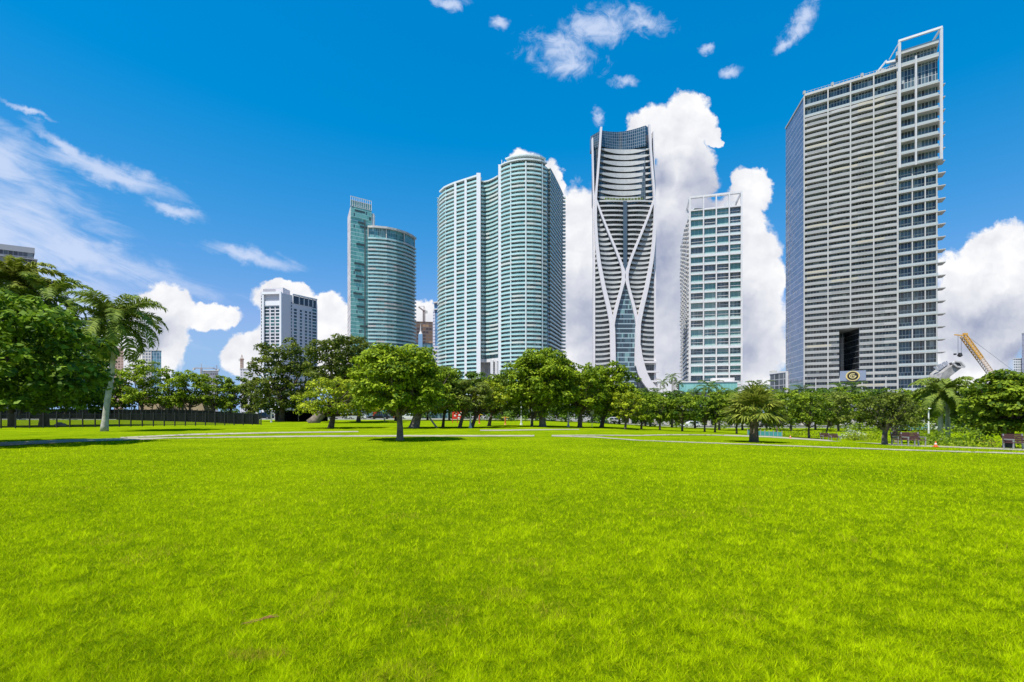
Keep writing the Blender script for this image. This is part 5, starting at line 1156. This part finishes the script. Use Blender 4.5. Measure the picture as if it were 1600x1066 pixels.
bench('dark red bench left of centre beneath the olive tree', 1291, 687.5); bench('dark red bench right beside the first one', 1304, 688.4); bench('dark red bench right of the sparse grey-green tree', 1412, 696.0); bench('dark red bench second to the right of the sparse tree', 1428, 697.0)
bench('dark bench near the foot of the dark tree at the right edge', 1592, 702.5)
def cone(label, px, py):
    d = depth_for(px, py); p = WP(px, d); g = gz(*p); root = empty('traffic_cone', (p.x, p.y, g), label, 'traffic cone'); o = mat('cone_orange', (.7, .12, .02), .5)
    m = MB(); m.box(p.x, p.y, g + .04, .22, .22, .03); m.build('base', o, root); m = MB(); m.tube([(p.x, p.y, g + .06), (p.x, p.y, g + .33)], [.09, .02], 12); m.build('cone', o, root)
    m = MB(); m.tube([(p.x, p.y, g + .17), (p.x, p.y, g + .24)], [.068, .046], 12); m.build('stripe', white, root)
cone('orange traffic cone on the edge of the right hand path', 1462, 699.3); cone('orange traffic cone left of the red benches', 1235, 684.6)
def barrier():
    root = empty('low_barrier', (*gp(1186, 683), 0), 'low teal barrier running right from behind the fan palm trunk', 'barrier'); m = MB(); pr = None; teal = mat('teal_barrier', (.04, .26, .24), .5)
    for i in range(9):
        p = gp(1186 + i * 7, 682.2 + i * .35) + Vector((0, 3)); z = gz(*p); 
        if pr: m.beam((*pr[0], pr[1] + .35), (*p, z + .35), .05, .55)
        q = MB(); q.box(p.x, p.y, z + .4, .08, .08, .8); q.build('post', steel, root); pr = (p, z)
    m.build('panel', teal, root)
barrier()
def boulder():
    p = WP(93, 62); bm_ = MB(); rn = random.Random(4); rows_ = 7
    for s_, (ox, oy, r) in enumerate(((0, 0, .42), (.42, .1, .3), (-.38, .05, .26))):
        ring = []
        for i in range(rows_ + 1):
            t = math.pi * i / rows_; rr = max(.01, math.sin(t)) * r * rn.uniform(.85, 1.1); ring.append((p.x + ox, p.y + oy, .25 * r / .42 + -math.cos(t) * r * .62, rr))
        bm_.tube([q[:3] for q in ring], [q[3] for q in ring], 9)
    tag(bm_.build('boulder', mat('boulder_stone', (.4, .38, .34), .9, var=.3, vscale=5), smooth=True), 'pale lumpy stones lying on the grass behind the picket fence', 'boulder')
boulder()
def sign_post(label, px, py, h=2.2):
    d = depth_for(px, py); p = WP(px, d); g = gz(*p); root = empty('sign_post', (p.x, p.y, g), label, 'sign'); m = MB(); m.box(p.x, p.y, g + h / 2, .06, .06, h); m.build('pole', steel, root); m = MB(); m.box(p.x, p.y - .05, g + h - .25, .5, .03, .6); m.build('panel', white, root)
sign_post('small white sign beneath the wide green tree', 925, 668); sign_post('small pale sign at the foot of the lawn behind the old grove', 829, 662)
# leaning timber props round the young trees
for i, (xa, ya, xb, yb, lb) in enumerate(((602, 659, 595, 640, 'pale timber prop leaning left behind the central tree'), (683, 669, 669, 650, 'timber prop leaning left beside the slim olive tree'), (520, 661, 506, 640, 'grey branch prop leaning against the large dark tree'))):
    d = depth_for(xa, ya); a, c = WP(xa, d), WP(xb, d); m = MB(); m.tube([(a.x, d, 0), ((a.x + c.x) / 2, d, ZH((ya + yb) / 2, d)), (c.x, d, ZH(yb, d))], [.11, .10, .08], 7)
    tag(m.build('tree_prop', palmbark, smooth=True), lb, 'tree prop')

# ================================================================== GRASS BLADES (real geometry, thinning with distance)
def grass():
    rng = np.random.default_rng(77); N = 1500000
    # distance distribution: roughly even density over the picture, denser near the viewer
    u = rng.random(N); r0, r1 = 2.3, 34.
    y = 1. / (1. / r0 ** .9 + u * (1. / r1 ** .9 - 1. / r0 ** .9)); y = y ** (1 / .9)
    x = (rng.random(N) * 2 - 1) * (y * 1.12 + 3.0)
    sz = np.clip(y / 3.2, 1, 6.5)
    h = (.022 + .027 * rng.random(N)) * sz ** .12; w = .0044 * sz ** .8 * (.7 + .6 * rng.random(N))
    # patches: taller, darker and paler spots
    def pn(x, y, s, k): return np.sin(x * s + k) * np.sin(y * s * 1.3 + k * 2) + .6 * np.sin(x * s * 2.3 - y * s * 1.1 + k * 3) + .5 * np.sin(x * s * .6 + y * s * 2.9 + k) + .35 * np.sin(x * s * 5.1 + y * s * 3.3 + 2 * k)
    def vn(x, y, wl, k):
        G = np.random.default_rng(k).normal(0, 1, (256, 256)); a_, c_ = x / wl + 1000.3, y / wl + 1000.7; i0, j0 = np.floor(a_).astype(int), np.floor(c_).astype(int); f, h_ = a_ - i0, c_ - j0; f = f * f * (3 - 2 * f); h_ = h_ * h_ * (3 - 2 * h_)
        g_ = lambda p, q: G[p % 256, q % 256]
        return (g_(i0, j0) * (1 - f) + g_(i0 + 1, j0) * f) * (1 - h_) + (g_(i0, j0 + 1) * (1 - f) + g_(i0 + 1, j0 + 1) * f) * h_
    pt = vn(x, y, 4.1, 1) * .32 + vn(x, y, 1.3, 2) * .25 + vn(x, y, .42, 3) * .25; pz = pn(x, y, .55, 1.3) * .5 + pn(x, y, 1.9, 4.) * .5 + pn(x, y, 7., 2.) * .35
    cl_ = .45 * vn(x, y, .26, 4) + .6 * vn(x, y, .11, 5) + .8 * vn(x, y, .05, 6) + .8 * vn(x, y, .026, 7); h *= 1 + .08 * np.clip(pt, -1.5, 1.5) + .36 * np.clip(cl_, -2, 2)
    g = -1.9 * (lambda a: a * a * (3 - 2 * a))(np.clip(x / 50, 0, 1)) * (lambda a: a * a * (3 - 2 * a))(np.clip((y - 10) / 50, 0, 1))
    # leave the concrete path free
    keep = ~((y > 24.5) & (y < 40) & (np.abs(1) > 0) & (HY + (EYE - g) * F / y < 699) & (x < 2.0) & (HY + (EYE - g) * F / y < 698.5 - 0.072 * np.clip((x * F / y + 800), 0, 230) + .6))
    x, y, h, w, pt, g, cl_ = [q[keep] for q in (x, y, h, w, pt, g, cl_)]; n = len(x)
    az = rng.random(n) * 6.283; ln = np.abs(rng.normal(.85, .45, n)); a2 = rng.random(n) * 6.283
    bx, by = np.cos(az) * w / 2, np.sin(az) * w / 2; lx, ly = np.cos(a2) * ln * h, np.sin(a2) * ln * h; zt = h * np.sqrt(np.clip(1 - (ln * .6) ** 2, .2, 1))
    v = np.empty((n, 3, 3), np.float32)
    v[:, 0, 0] = x - bx; v[:, 0, 1] = y - by; v[:, 0, 2] = g - .004; v[:, 1, 0] = x + bx; v[:, 1, 1] = y + by; v[:, 1, 2] = g - .004
    v[:, 2, 0] = x + lx; v[:, 2, 1] = y + ly; v[:, 2, 2] = g + zt
    me = bpy.data.meshes.new('grass'); me.vertices.add(3 * n); me.vertices.foreach_set('co', v.ravel()); me.loops.add(3 * n); me.loops.foreach_set('vertex_index', np.arange(3 * n, dtype=np.int32))
    me.polygons.add(n); me.polygons.foreach_set('loop_start', np.arange(0, 3 * n, 3, dtype=np.int32))
    tone = np.clip(.47 + rng.normal(0, .30, n) - .17 * pt + .27 * cl_, 0, 1); dry = (rng.random(n) < .025 + .22 * (vn(x, y, .5, 9) > 1.35) + .6 * (((x + 1.72) / .22) ** 2 + ((y - 3.46) / .07) ** 2 < 1)).astype(np.float32)
    # one dead leaf clump of brown blades close to the viewer, as in the photograph
    at = me.attributes.new('tone', 'FLOAT', 'FACE'); at.data.foreach_set('value', tone.astype(np.float32)); at = me.attributes.new('dry', 'FLOAT', 'FACE'); at.data.foreach_set('value', dry)
    me.update(calc_edges=True)
    m = leafmat('grass_blade', (.04, .10, .001), (.50, .62, .002), .38); q = NB(m.node_tree)
    # brown tips for the dry blades
    pb = m.node_tree.nodes['Principled BSDF']; pb.inputs['Specular IOR Level'].default_value = .03; src = pb.inputs['Base Color'].links[0].from_socket; da = q.n('ShaderNodeAttribute', attribute_name='dry')
    q.put(pb.inputs['Base Color'], q.mix(da.outputs['Fac'], src, (.33, .25, .03, 1)))
    tag(link('grass', me, m), 'short bright green lawn grass', 'grass', kind='stuff')
grass()
def dead_leaf():
    p = gp(402, 1026); m = MB(); rn = random.Random(6)
    for i in range(9):
        a = .5 + rn.uniform(-.25, .25); l = rn.uniform(.08, .16); s = Vector((p.x + rn.uniform(-.03, .03), p.y + rn.uniform(-.03, .03), .03)); e = s + Vector((math.cos(a) * l, math.sin(a) * l, rn.uniform(-.01, .03))); m.tube([s, s.lerp(e, .5) + Vector((0, 0, .008)), e], [.002, .003, .001], 5)
        m.tube([s, s - (e - s) * .7], [.002, .001], 5)
    tag(m.build('dead_twig', mat('rust_twig', (.26, .12, .04), .8)), 'small rust-brown dead twig lying in the near grass', 'twig')
dead_leaf()
